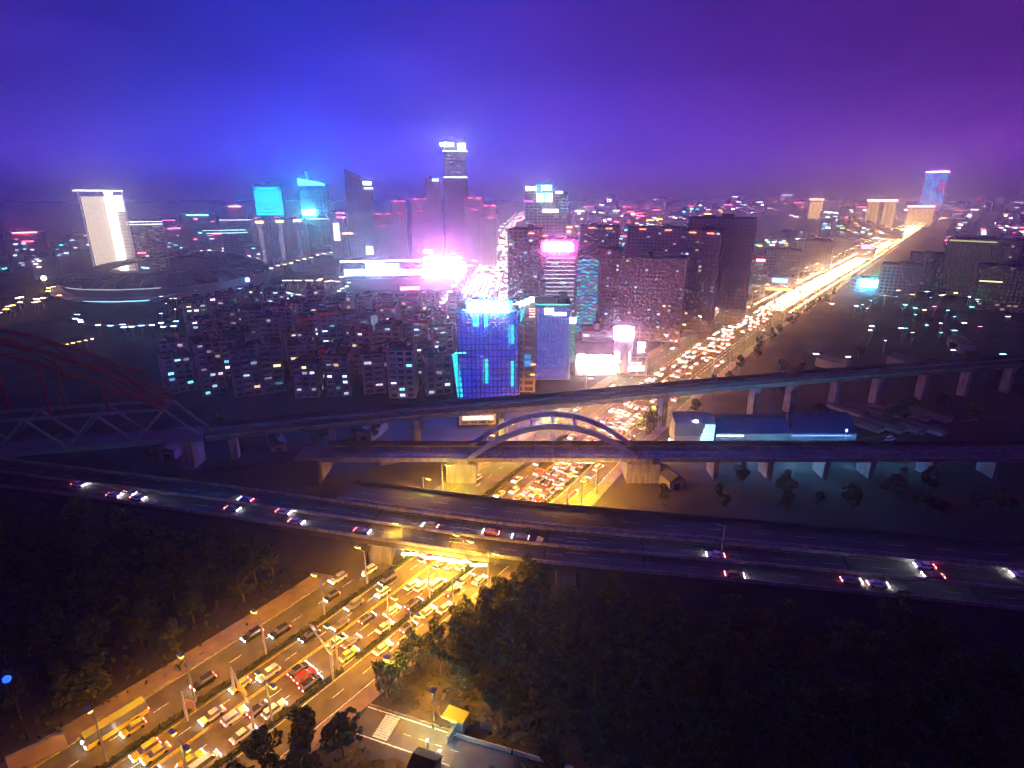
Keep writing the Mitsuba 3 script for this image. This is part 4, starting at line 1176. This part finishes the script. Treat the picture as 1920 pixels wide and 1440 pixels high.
for u, v, c in ((1697, 572, CYN), (1716, 578, CYN), (1752, 575, RED), (1790, 620, CYN), (1808, 606, WHT), (1832, 562, (.1, .9, .6)), (1822, 576, (.1, .9, .6)), (1635, 612, WHT), (1690, 616, COOL), (1530, 664, WHT), (1890, 594, WHT), (1560, 570, WHT), (1605, 574, COOL), (1900, 560, ORG), (1865, 556, ORG)):
    lone_lamp(u, v, c, 7, 2.0, .1, 'single coloured lamp in the dark land right of the boulevard', 'scattered lamps right of the boulevard')
r = np.random.default_rng(63)
for i in range(28):
    u = r.uniform(1560, 1925)
    v = r.uniform(552, 625) if i < 24 else r.uniform(625, 670)
    lone_lamp(u, v, [CYN, COOL, WARM, WHT, BLU, (.1, .9, .6), RED, CYN][i % 8], r.uniform(1, 9), r.uniform(.6, 2.0), .1, 'single coloured lamp in the dark land right of the boulevard', 'scattered lamps right of the boulevard')
for i in range(40):
    u = r.uniform(300, 840)
    v = r.uniform(540, 610)
    lone_lamp(u, v, [CYN, COOL, COOL, WHT, WARM, BLU][i % 6], 8, r.uniform(.8, 1.7), .1, 'small lamp in the dark land behind the low apartment quarter', 'lamps behind the low apartment quarter')
for i in range(5):
    lone_lamp(125 + i * 12, 646 - i * 2.5, YEL, 7, 1.2, .8, 'yellow lamp on the road between stadium and truss bridge', 'yellow lamps in front of the stadium')

tl = [at(u, v) for u, v in ((1222, 850), (1340, 846), (1500, 850), (1640, 832), (1800, 800), (1930, 790))]
part('yard_track', None, strip([p + [0, -2.4] for p in tl], [p + [0, 2.4] for p in tl], .04), 'm_deck')
labels['yard_track'] = {'label': 'narrow track past the blue sheds beside the low viaduct', 'kind': 'structure'}
key = thing('fence', 'low dark fence along the track beside the blue sheds', 'fence')
for p, q in zip(tl[:-1], tl[1:]):
    part(key, 'rail', beam([*(p + [0, 3.4]), 1.3], [*(q + [0, 3.4]), 1.3], .08), 'm_lamp_grey')
    nn = int(np.linalg.norm(q - p) / 4)
    part(key, 'post', cat([box(*(lambda c: (c[0] - .06, c[0] + .06, c[1] + 3.34, c[1] + 3.46, 0, 1.5))(p + (q - p) * k / nn)) for k in range(nn)]), 'm_lamp_grey', None, None, 'stuff')

# ------------------------------------------------------------------ vehicles
def hullm(pts):
    return trimesh.convex.convex_hull(np.array(pts, float))


def car_meshes(L, W, Hb, Hc, c0, c1, r0, r1):
    """body, cabin glass, roof, wheel, headlight, tail light; front is +y"""
    lo = .28
    body = hullm([[sx * W / 2, sy * (L / 2 - .12), z] for sx in (-1, 1) for sy in (-1, 1) for z in (lo, Hb - .12)] + [[sx * (W / 2 - .12), sy * L / 2, z] for sx in (-1, 1) for sy in (-1, 1) for z in (lo + .1, Hb - .22)] + [[sx * (W / 2 - .14), y, Hb] for sx in (-1, 1) for y in (-L / 2 + .3, L / 2 - .9)])
    cab = hullm([[sx * (W / 2 - .1), y, Hb - .03] for sx in (-1, 1) for y in (c0, c1)] + [[sx * (W / 2 - .28), y, Hc - .06] for sx in (-1, 1) for y in (r0, r1)])
    roof = hullm([[sx * (W / 2 - .27), y, z] for sx in (-1, 1) for y in (r0 - .03, r1 + .03) for z in (Hc - .07, Hc)])
    return body, cab, roof


def wheels(L, W, r=.32):
    out = []
    for sx in (-1, 1):
        for y in (-L * .3, L * .3):
            m = trimesh.creation.cylinder(r, .2, sections=10)
            m.apply_transform(trimesh.transformations.rotation_matrix(math.pi / 2, [0, 1, 0]))
            m.apply_translation([sx * (W / 2 - .08), y, r])
            out.append(P(m))
    return out


KIND = {}
for nm, (L, W, Hb, Hc, c0, c1, r0, r1) in {'saloon car': (4.6, 1.8, .92, 1.45, -1.9, 1.2, -1.1, .45), 'hatchback': (4.1, 1.75, .95, 1.52, -2.0, 1.1, -1.6, .35), 'estate car': (4.7, 1.88, 1.08, 1.72, -2.25, 1.1, -1.95, .4), 'van': (5.2, 1.9, 1.15, 2.05, -2.5, 1.9, -2.4, 1.2), 'bus': (11.0, 2.5, 1.3, 3.1, -5.4, 5.4, -5.35, 5.2)}.items():
    bd, cb, rf = car_meshes(L, W, Hb, Hc, c0, c1, r0, r1)
    hl = P(box(-.30, .30, -.10, .10, -.16, .16))
    KIND[nm] = (P(bd, 40), P(cb), P(rf), wheels(L, W, .32 if nm != 'bus' else .48), hl, L, W, Hb, (bd, cb, rf))


def place(p, ang, z):
    return T().translate([float(p[0]), float(p[1]), float(z)]).rotate([0, 0, 1], ang)


def car(kind, color, p, ang, z, label, group=None, head=15.0, tail=8.0, wheel=True, wt=0.0):
    b, c, rf, wh, hl, L, W, Hb, _ = KIND[kind]
    key = thing(kind.replace(' ', '_'), label, 'bus' if kind == 'bus' else 'van' if kind == 'van' else 'car', group)
    M = place(p, ang, z)
    part(key, 'body', b, 'm_paint_' + color, M)
    part(key, 'window_glass', c, 'm_glass', M)
    part(key, 'roof', rf, 'm_paint_' + color, M)
    if wheel:
        for w_ in wh:
            part(key, 'wheel', w_, 'm_tyre', M)
    for sx in (-1, 1):
        part(key, 'headlight', hl, 'm_lens', M @ T().translate([sx * (W / 2 - .32), L / 2, Hb - .33]), em((1, .95, .86), head, wt))
        part(key, 'tail_light', hl, 'm_lens', M @ T().translate([sx * (W / 2 - .30), -L / 2, Hb - .25]).scale([.9, 1, .6]), em((1, .10, .08), tail))
    return key


def beamlight(key, p, fwd, z, k, col=(.85, .92, 1), wt=.6):
    """the car's headlamp beam"""
    q_ = np.asarray(p) + fwd * 2.6
    scene[key + '__beam'] = {'type': 'spot', 'sampling_weight': wt * .35, 'cutoff_angle': 26.0, 'beam_width': 8.0, 'intensity': rgb(np.array(col) * k * LIGHTS),
                             'to_world': T().look_at([float(q_[0]), float(q_[1]), z + .75], [float(q_[0] + fwd[0] * 16), float(q_[1] + fwd[1] * 16), z], [0, 0, 1])}


r = np.random.default_rng(77)
KN, KP = ['saloon car', 'hatchback', 'estate car', 'saloon car', 'van'], [.4, .2, .22, .1, .08]
CN = ['white', 'black', 'silver', 'grey', 'white', 'black', 'silver', 'grey', 'black', 'white', 'red', 'yellow']
away, toward = -math.degrees(AZ), 180 - math.degrees(AZ)
lanes = [(.07, toward, 'outer lane of the left service road', 20, 100, 19), (.19, toward, 'inner lane of the left service road', 22, 100, 17), (.385, toward, 'leftmost main lane', 22, 102, 14), (.455, toward, 'second main lane', 20, 102, 13),
         (.565, away, 'third main lane', 20, 103, 12), (.645, away, 'fourth main lane', 20, 104, 9.5), (.72, away, 'rightmost main lane', 28, 104, 7.6), (.85, away, 'left lane of the right service road', 58, 100, 8), (.935, away, 'right lane of the right service road', 62, 100, 12)]
for f, ang, nm, s0, s1, gap in lanes:
    s, i = s1 - r.uniform(0, 4), 0
    while s > s0:
        kd = KN[int(r.choice(5, p=KP))]
        cl = CN[int(r.integers(len(CN)))]
        p = rp(s, rt(s, f) + r.uniform(-.25, .25))
        o = ORD[i] if i < len(ORD) else 'last'
        key = car(kd, cl, p, ang + r.uniform(-1.5, 1.5), .05, f'{cl} {kd}, {o} from the overpass in the {nm}')
        if ang == toward and f < .3 and i % 2 == 0:
            beamlight(key, p, -RD, .05, 120)
        elif ang == away and i % 3 == 0:
            beamlight(key, p, RD, .05, 120)
        s -= gap * r.uniform(.75, 1.5)
        i += 1
p = rp(22, rt(22, .10))
key = car('bus', 'yellow', p, toward, .05, 'long yellow bus on the left service road nearest the camera', head=20)
mids = [(.09, toward, 'left service road', 26), (.40, toward, 'inner approaching lane', 12), (.475, toward, 'outer approaching lane', 14), (.565, away, 'first receding lane', 7), (.63, away, 'second receding lane', 6.6), (.70, away, 'third receding lane', 6.6), (.755, away, 'fourth receding lane', 7.2), (.88, away, 'right service road', 12)]
for f, ang, nm, gap in mids:
    s, i = 112 + r.uniform(0, 5), 0
    while s < 232:
        kd = KN[int(r.choice(5, p=KP))]
        cl = CN[int(r.integers(len(CN)))]
        p = rp(s, rt(s, f) + r.uniform(-.3, .3))
        car(kd, cl, p, ang, .05, f'{cl} {kd}, {ORD[min(i, 25)]} past the overpass in the {nm}', wheel=False, tail=11)
        s += gap * r.uniform(.8, 1.5)
        i += 1
# beyond the viaduct: each car one mesh with lit lamps
bd, cb, rf = KIND['saloon car'][8]
far_body = P(cat([bd, cb, rf]))
far_lamp = {nm: P(cat([box(sx * .58 - .3, sx * .58 + .3, y0, y0 + .22, .45, .85) for sx in (-1, 1)])) for nm, y0 in (('toward', 2.2), ('away', -2.42))}


def far_car(key, p, ang, dirn, mat):
    M = place(p, ang, .05)
    part(key, 'body', far_body, mat, M)
    part(key, 'headlight' if dirn == 'toward' else 'tail_light', far_lamp[dirn], 'm_lens', M, em((1, .95, .85), 25) if dirn == 'toward' else em((1, .30, .22), 20))


s, n = 238.0, 0
far_cars = []
while s < 560:
    for f, dirn in ((.10, 'toward'), (.36, 'toward'), (.43, 'toward'), (.49, 'toward'), (.56, 'away'), (.63, 'away'), (.70, 'away'), (.88, 'away')):
        if r.uniform() < (.62 if .3 < f < .8 else .3):
            far_cars.append((s + r.uniform(-3, 3), f + r.uniform(-.01, .01), dirn))
    s += 12
for s, f, dirn in far_cars[:190]:
    key = thing('distant_car', 'distant car with lit lamps on the boulevard beyond the viaduct', 'car', 'distant cars on the boulevard')
    far_car(key, rpf(s, f), toward if dirn == 'toward' else away, dirn, 'm_paint_silver')
items, bodies = [], []
for s in np.arange(560, 3600, 11):
    k = max(1, s / 900)
    if r.uniform() > 1 / k:
        continue
    for f, c in ((.12, (1, .52, .14)), (.34, (1, .74, .45)), (.41, (1, .74, .45)), (.48, (1, .74, .45)), (.56, (1, .42, .16)), (.63, (1, .42, .16)), (.70, (1, .46, .14)), (.88, (1, .48, .10))):
        if r.uniform() < .95:
            p = rpf(s + r.uniform(-4, 4), f)
            sz = .9 * k
            m = bd.copy()
            m.apply_transform(trimesh.transformations.rotation_matrix(-AZ, [0, 0, 1]))
            m.apply_translation([p[0], p[1], .05])
            bodies.append(m)
            items.append((box(p[0] - sz, p[0] + sz, p[1] - .9, p[1] + .9, .5, 1.5), int(c[1] * 100), np.array(c) * 12))
part('distant_traffic', 'body', cat(bodies), 'm_paint_silver', None, None, 'stuff')
lights_by_colour('distant_traffic', 'headlight', items, 'm_lens')
labels['distant_traffic'] = {'label': 'far stream of lit cars merging along the bright boulevard', 'category': 'traffic', 'kind': 'stuff'}
n = 0
items, bodies = [], []
for t in np.arange(0.0, 6.6, .035):
    for f in np.linspace(-.8, .8, 9):
        if r.uniform() < .42 * (1 if t < 3 else .8):
            p = s2p(t + r.uniform(-.015, .015), f)
            if n < 90 and t < 1.6:
                key = thing('street_car', 'car with glaring white lamps in the crowded city street', 'car', 'cars crowding the city street')
                far_car(key, p, 178 if f < 0 else -2, 'toward' if f < 0 else 'away', 'm_paint_white')
                n += 1
            else:
                sz = .7 * (1 + t * .5)
                m = bd.copy()
                m.apply_translation([p[0], p[1], .05])
                bodies.append(m)
                q = int(r.integers(3))
                items.append((box(p[0] - sz, p[0] + sz, p[1] - .8, p[1] + .8, .5, 1.6), q, np.array([(1, .75, .6), (1, .85, .9), (1, .5, .3)][q]) * 5))
part('street_traffic', 'body', cat(bodies), 'm_paint_white', None, None, 'stuff')
lights_by_colour('street_traffic', 'headlight', items, 'm_lens')
labels['street_traffic'] = {'label': 'far mass of white lit cars filling the city street', 'category': 'traffic', 'kind': 'stuff'}
for i in range(24):
    t = i * .26
    for f in (-1.05, 1.05):
        p = s2p(t, f)
        key = thing('street_lamp', 'white street lamp in the rows beside the crowded city street', 'street lamp', 'lamps beside the crowded city street')
        part(key, 'pole', box(-.2, .2, -.2, .2, 0, 11), 'm_lamp_grey', T().translate([float(p[0]), float(p[1]), 0]))
        part(key, 'bowl', lens, 'm_lens', T().translate([float(p[0]), float(p[1]), 11.3]).scale([2.2 + .2 * i] * 3), em((1, .75, .85), 14))
        part(key, 'lens', emitter_plate, 'm_lens', T().translate([float(p[0]), float(p[1]), 11.3]).scale([2.2 + .2 * i] * 3), em((1, .55, .55), 45, .8))

for i, (u, v, kd, cl) in enumerate(((1262, 846, 'van', 'white'), (1290, 845, 'saloon car', 'silver'), (1420, 846, 'van', 'grey'), (1470, 848, 'saloon car', 'white'), (1530, 846, 'van', 'blue'), (1668, 826, 'van', 'white'), (1720, 815, 'saloon car', 'grey'))):
    car(kd, cl, at(u, v), -80 + i * 4, .04, f'{cl} {kd} parked unlit on the yard track, {ORD[i]} from left', head=0, tail=0)

# highway cars
HW = [(145, 905, 'white', 'first'), (235, 924, 'black', 'second'), (210, 928, 'white', 'third'), (255, 933, 'silver', 'fourth'), (445, 938, 'blue', 'fifth'), (430, 953, 'grey', 'sixth'), (525, 956, 'white', 'seventh'), (552, 978, 'white', 'eighth'), (675, 995, 'blue', 'ninth'), (790, 990, 'grey', 'tenth'), (905, 997, 'red', 'eleventh'), (962, 1006, 'blue', 'twelfth'),
      (1330, 1040, 'white', 'thirteenth'), (1375, 1079, 'yellow', 'fourteenth'), (1590, 1088, 'grey', 'fifteenth'), (1640, 1095, 'silver', 'sixteenth'), (1700, 1046, 'white', 'seventeenth'), (1740, 1082, 'red', 'eighteenth'), (1895, 1075, 'white', 'nineteenth')]
for u, v, cl, o in HW:
    p = at(u, v, ZD + .5)
    off = p[1] - hs(p[0])
    off = min(max(off, 2.2), 14.2)
    if 6.9 < off < 9.6:
        off = 6.4 if off < 8.2 else 10.2
    q_ = hline(off, p[0], p[0] + 1, 1)
    d_ = (q_[1] - q_[0]) / np.linalg.norm(q_[1] - q_[0])
    a = math.degrees(math.atan2(d_[1], d_[0])) - 90
    east = off < 8.2
    f_ = d_ if east else -d_
    key = car('saloon car', cl, q_[0], a if east else a + 180, ZD + .012, f'{cl} car with lit lamps on the overpass, {o} from left', head=60, tail=16)
    beamlight(key, q_[0], f_, ZD, 350 if u not in (1640, 445) else 1000, (.75, .85, 1) if u != 445 else (.1, .6, 1), 1.2)
p = at(1364, 1078, ZD)
key = thing('lamp_post', 'slim unlit lamp post standing on the overpass at right', 'lamp post')
part(key, 'pole', trimesh.creation.cylinder(.2, 11, sections=8).apply_translation([p[0], hs(p[0]) + 8.2, ZD + 5.5]), 'm_lamp_grey')
part(key, 'arm', beam([p[0], hs(p[0]) + 8.2, ZD + 10.9], [p[0] - 2.5, hs(p[0]) + 8.2, ZD + 11.5], .14), 'm_lamp_grey')

# ------------------------------------------------------------------ gantries, boards, booth
key = thing('sign_gantry', 'tall yellow-lit gantry with an arm over the right main lanes', 'gantry')
g0, g1 = rpf(57.5, .70), rpf(55, .80)
part(key, 'post', beam([*g0, 0], [*g0, 7.0], .45), 'm_lamp_grey')
part(key, 'post', beam([*g1, 0], [*g1, 6.8], .45), 'm_lamp_grey')
part(key, 'arm', beam([*rpf(57.5, .50), 7.5], [*rpf(55, .81), 7.0], .4), 'm_lamp_grey')
part(key, 'camera_box', beam([*rpf(57.2, .54), 7.9], [*rpf(57.0, .57), 7.8], .5), 'm_white')
key = thing('sign_gantry', 'lower gantry with a glowing orange sign above the main lanes', 'gantry')
g0, g1 = rpf(40.5, .40), rpf(38, .735)
part(key, 'post', beam([*g0, 0], [*g0, 6.5], .4), 'm_lamp_grey')
part(key, 'post', beam([*g1, 0], [*g1, 6.5], .4), 'm_lamp_grey')
part(key, 'beam', beam([*g0, 6.6], [*g1, 6.6], .45), 'm_lamp_grey')
m0, m1 = rpf(39, .57), rpf(38.8, .66)
part(key, 'sign_panel', beam([*m0, 6.9], [*m1, 6.9], .4, 1.3), 'm_sign_red', None, em((1, .30, .02), .55, .3))
key = thing('road_sign', 'yellow-lit road sign on a tall post beside the left service road', 'sign')
p = at(352, 1352)
part(key, 'post', beam([*p, 0], [*p, 7.5], .4), 'm_lamp_grey')
part(key, 'panel', beam([p[0] + .5, p[1], 4.6], [p[0] + 2.6, p[1] - .6, 4.6], .2, 2.2), 'm_tan')
key = thing('hoarding', 'tan hoarding wall at the lower left edge of the boulevard', 'wall')
p0, p1 = at(20, 1450), at(128, 1400)
part(key, 'panel', beam([*p0, 1.9], [*p1, 1.9], .3, 3.4), 'm_tan')
part(key, 'top_rail', beam([*p0, 3.75], [*p1, 3.75], .45, .3), 'm_concrete')
key = thing('gate_booth', 'small gate booth with a glowing yellow canopy at the end of the side street', 'booth')
p = at(862, 1362)
part(key, 'wall', box(-1.4, 1.4, -1.2, 1.2, 0, 2.7), 'm_wall_grey', place(p, -24, 0))
part(key, 'canopy', box(-3.0, 1.6, -1.5, 1.3, 2.75, 3.05), 'm_yellow', place(p, -24, 0))
part(key, 'canopy_light', box(-3.1, .2, -1.75, -1.55, 2.6, 3.0), 'm_lens', place(p, -24, 0), em((1, .62, .05), 1.2, .8))
key = thing('gate_wall', 'low pale gate wall across the end of the side street', 'wall')
p0, p1 = at(838, 1395), at(856, 1368)
part(key, 'wall', beam([*p0, .8], [*p1, .8], .5, 1.6), 'm_wall_pale')
part(key, 'coping', beam([*p0, 1.68], [*p1, 1.68], .7, .14), 'm_concrete')
key = thing('dark_kiosk', 'dark kiosk with a sloping roof at the bottom of the picture', 'kiosk')
p = at(798, 1452)
part(key, 'wall', box(-2.2, 2.2, -2, 2, 0, 3), 'm_dark', place(p, -20, 0))
part(key, 'roof', hullm([[-2.6, -2.4, 3], [2.6, -2.4, 3], [-2.6, 2.4, 3], [2.6, 2.4, 3], [-2.4, 0, 4.3], [2.4, 0, 4.3]]), 'm_black', place(p, -20, 0))
lamp('gate_lamp', 'warm lamp low beside the dark kiosk', at(802, 1408), 2.6, (1, .72, .35), 700, 10, .22)
lamp('gate_lamp', 'added shaded yellow lamp over the crosswalk at the side street corner', rp(60, -77), 10, (1, .42, .02), 3500, 16, .45, down=True)  # unseen lamp, added to turn the side street corner yellow
lamp('gate_lamp', 'added shaded yellow lamp on a pole along the far kerb of the side street', SSb - SSdir * 5 - SSn * 1.2, 8, (1, .42, .02), 2400, 16, .45, down=True)  # second unseen lamp, added to brighten the side street
lamp('gate_lamp', 'cyan floodlight beside the dark kiosk', at(826, 1428), 2.6, (.05, .40, 1), 5000, 16, .22)
key = thing('boundary_wall', 'thin pale boundary wall running right from the gate booth', 'wall')
p0, p1 = at(856, 1382), at(1075, 1446)
part(key, 'wall', beam([*p0, .5], [*p1, .5], .3, 1.0), 'm_wall_pale')
part('path', None, strip([at(858, 1388), at(1085, 1452)], [at(800, 1445), at(850, 1500)], .05), 'm_deck')
labels['path'] = {'label': 'dark paved yard lit blue right of the kiosk', 'kind': 'structure'}
key = thing('parked_coach', 'dim blue coach with a red rear lamp parked left of the arch bridge', 'bus')
M = place(at(738, 868), -62, .0)
b_, c_, rf_, wh_, hl_, L_, W_, Hb_, _ = KIND['bus']
part(key, 'body', b_, 'm_paint_blue', M)
part(key, 'window_glass', c_, 'm_glass', M, em((.1, .14, .5), .06))
part(key, 'roof', rf_, 'm_paint_blue', M)
for w_ in wh_:
    part(key, 'wheel', w_, 'm_tyre', M)
part(key, 'tail_light', hl_, 'm_lens', M @ T().translate([0.7, L_ / 2, 1.6]), em((1, .05, .1), 1.5))
b = Bld('lit_kiosk', 'small white lit pavilion behind the left foot of the arch', 'building', 862, 930, 776, 796, d=8)
b.h = 5
b.body('m_wall_pale', floor=2.5, bay=4)
b.panel('lit_front', 866, 926, 779, 786, (1, .8, .55), .7, 1)

# ------------------------------------------------------------------ trees
TREES = []
for sd in range(6):
    r = np.random.default_rng(300 + sd)
    hgt = (9, 11, 8, 12, 10, 7.5)[sd]
    R = hgt * (.30, .27, .36, .25, .32, .34)[sd]
    limbs = [trimesh.creation.cone(.24, hgt * .8, sections=7)]
    blobs = []
    for k in range(9):
        a, z = r.uniform(0, 6.28), hgt * r.uniform(.30, .86)
        rad = R * r.uniform(.25, .8) * (1.15 - abs(z / hgt - .55))
        c = np.array([rad * math.cos(a), rad * math.sin(a), z])
        blobs.append((c, R * r.uniform(.34, .58)))
        limbs.append(beam([0, 0, z * .62], c, .11))
    blobs.append((np.array([0, 0, hgt * .88]), R * .42))

    def ext(q, blobs=blobs):
        c, s = blobs[int(q.integers(len(blobs)))]
        v = q.normal(size=3)
        v /= np.linalg.norm(v)
        return c + v * s * q.uniform(.35, 1.05) ** .5 * [1, 1, .8]
    TREES.append((P(cat(limbs)), P(leafy(900, ext, .38, 400 + sd)), hgt))


def tree(p, k, sc, label, group=None):
    key = thing('tree', label, 'tree', group)
    a = (p[0] * 37 + p[1] * 91) % 360
    M = T().translate([float(p[0]), float(p[1]), 0]).rotate([0, 0, 1], float(a)).scale([sc, sc, sc])
    part(key, 'trunk', TREES[k][0], 'm_bark', M)
    part(key, 'crown', TREES[k][1], 'm_foliage', M)


def shown(p, z=5.0):
    d = p[1] * CP + (H - z) * SP
    up = p[1] * SP - (H - z) * CP
    return d > 5 and -80 < 960 + FOC * p[0] / d < 2000 and 720 - FOC * up / d < 1540


r = np.random.default_rng(41)
n = 0
for s in np.arange(58, 112, 4.6):      # lit edge right of the boulevard
    for t, sc in ((-77.5, .9), (-72, 1.05), (-67.5, 1.1)):
        if s < 66 and t > -76:
            continue
        if rp(s, t)[1] > hs(rp(s, t)[0]) - 5:
            continue
        tree(rp(s + r.uniform(-1, 1) + (2.6 if t > -75 else 0), t + r.uniform(-1, 1)), int(r.integers(6)), sc * r.uniform(.85, 1.15), f'tree with crown lit yellow, {"front" if t < -75 else "middle" if t < -70 else "back"} row right of the boulevard, {ORD[int((112 - s) / 4.6)]} from the overpass', 'lit trees along the right side of the boulevard')
for i, (s, t) in enumerate(((40, -77), (34, -80), (45, -73), (36, -72), (28, -78), (42, -81))):
    tree(rp(s, t), i, 1.05 + .1 * (i % 3), 'dark leafy tree in the clump beside the crosswalk at the bottom', 'trees in the clump beside the crosswalk')
wood = []
for x in np.arange(-190, 175, 7.9):
    for y in np.arange(60, 215, 7.9):
        p = np.array([x + r.uniform(-2.6, 2.6), y + r.uniform(-2.6, 2.6)])
        s, t = p @ RD, p @ QD
        if not shown(p):
            continue
        if p[1] > hs(p[0]) - 7:
            continue
        left = t < np.interp(s, S_, TL) - 7.5
        right = t > -66 and not (s < 64 and t < -40)
        if left or right:
            wood.append((p, left))
uc, uv_ = [], 0
for p, left in wood:
    for _ in range(40):
        q = p + r.normal(size=2) * 4.2
        uc.append([q[0], q[1], r.uniform(.1, 1.6)])
ug = []
for _ in range(6000):
    q = rp(r.uniform(14, 100), r.uniform(-79, -44))
    a, b = (q - SSa) @ SSdir, (q - SSa) @ SSn
    if -4 < a < 34 and -1.5 < b < wS + 1.5:
        continue
    ug.append([q[0], q[1], r.uniform(.05, .55)])
uc, ug = np.array(uc), np.array(ug)
it, it2 = iter(uc), iter(ug)
part('undergrowth', None, cat([leafy(len(uc), lambda q: next(it), .65, 4), leafy(len(ug), lambda q: next(it2), .28, 5)]), 'm_hedge')
labels['undergrowth'] = {'label': 'dark bushes and ground cover under the trees', 'category': 'undergrowth', 'kind': 'stuff'}
wood = wood[:295]
for p, left in wood:
    tree(p, int(r.integers(6)), r.uniform(.95, 1.35), 'dark leafy tree in the unlit wood left of the boulevard' if left else 'dark leafy tree in the unlit wood right of the boulevard', 'dark trees of the left wood' if left else 'dark trees of the right wood')
for i, (u, v) in enumerate(((1215, 812), (1226, 806), (1208, 822))):
    tree(at(u, v), i, 1.1, 'dark round tree between the boulevard lamps behind the arch bridge', 'dark trees behind the arch bridge')
for u in np.arange(1250, 1620, 26):     # dark trees along the right of the far boulevard
    s = 260 + (u - 1250) * 1.1
    tree(rp(s, rt(s, 1) + 9 + r.uniform(-2, 3)), int(r.integers(6)), r.uniform(.9, 1.3), 'dark tree along the right edge of the far boulevard', 'dark trees along the far boulevard')

r = np.random.default_rng(91)
for lab, grp, n, (ua, ub, va, vb) in (('dark tree in the unlit land below the right half of the viaduct', 'dark trees below the viaduct at right', 34, (1400, 1910, 655, 800)), ('dark tree in the unlit land left of the arch bridge', 'dark trees left of the arch bridge', 30, (60, 830, 815, 890)),
                                      ('dark tree in the unlit strip between arch bridge and overpass at right', 'dark trees between the bridges at right', 24, (1230, 1910, 890, 985))):
    for _ in range(n):
        p = at(r.uniform(ua, ub), r.uniform(va, vb))
        if abs(p[1] - np.interp(p[0], VX, VY) - 4.5) < 9 or 184 < p[1] < 206 or -9 < p[1] - hs(p[0]) < 36:
            continue
        tree(p, int(r.integers(6)), r.uniform(.6, 1.15), lab, grp)
for i in range(9):
    u, v = 1588 + (i % 5) * 38 + (i // 5) * 26, 772 + (i // 5) * 26 + (i % 5) * 2
    p = at(u, v)
    key = thing('greenhouse', f'long pale greenhouse right of the blue sheds, {ORD[i % 5]} in the {ORD[i // 5]} row', 'greenhouse')
    M = place(p, 32, 0)
    part(key, 'wall', box(-2.6, 2.6, -9, 9, 0, 1.6), 'm_wall_pale', M)
    part(key, 'roof', hullm([[-2.8, -9.1, 1.62], [2.8, -9.1, 1.62], [-2.8, 9.1, 1.62], [2.8, 9.1, 1.62], [-1.3, -9.1, 2.7], [1.3, -9.1, 2.7], [-1.3, 9.1, 2.7], [1.3, 9.1, 2.7]]), 'm_roof', M)
for i, (u, v, w_, l_, hh) in enumerate(((1250, 905, 6, 12, 4), (700, 815, 7, 16, 4.5), (520, 840, 6, 13, 4), (1700, 690, 9, 22, 5), (1800, 655, 9, 26, 6), (1560, 690, 7, 18, 5), (330, 850, 6, 14, 4))):
    p = at(u, v)
    key = thing('low_shed', f'dark low shed with a pitched roof in the unlit land, {ORD[i]} of seven', 'shed')
    M = place(p, (20, -15, 30, 10, -20, 35, 5)[i], 0)
    part(key, 'wall', box(-w_ / 2, w_ / 2, -l_ / 2, l_ / 2, 0, hh), 'm_wall_grey', M)
    part(key, 'roof', hullm([[sx * (w_ / 2 + .4), sy * (l_ / 2 + .4), hh + .02] for sx in (-1, 1) for sy in (-1, 1)] + [[0, sy * (l_ / 2 + .4), hh + 2] for sy in (-1, 1)]), 'm_roof', M)
    part(key, 'door', box(-1.2, 1.2, -l_ / 2 - .12, -l_ / 2 + .05, 0, 2.6), 'm_dark', M)

# ------------------------------------------------------------------ the air
scene['haze'] = {'type': 'cube', 'to_world': T().translate([0, 6000, 101]).scale([9400, 9400, 102]), 'bsdf': {'type': 'null'}, 'interior': MED}
labels['haze'] = {'label': 'thin night haze over the whole city', 'kind': 'stuff'}
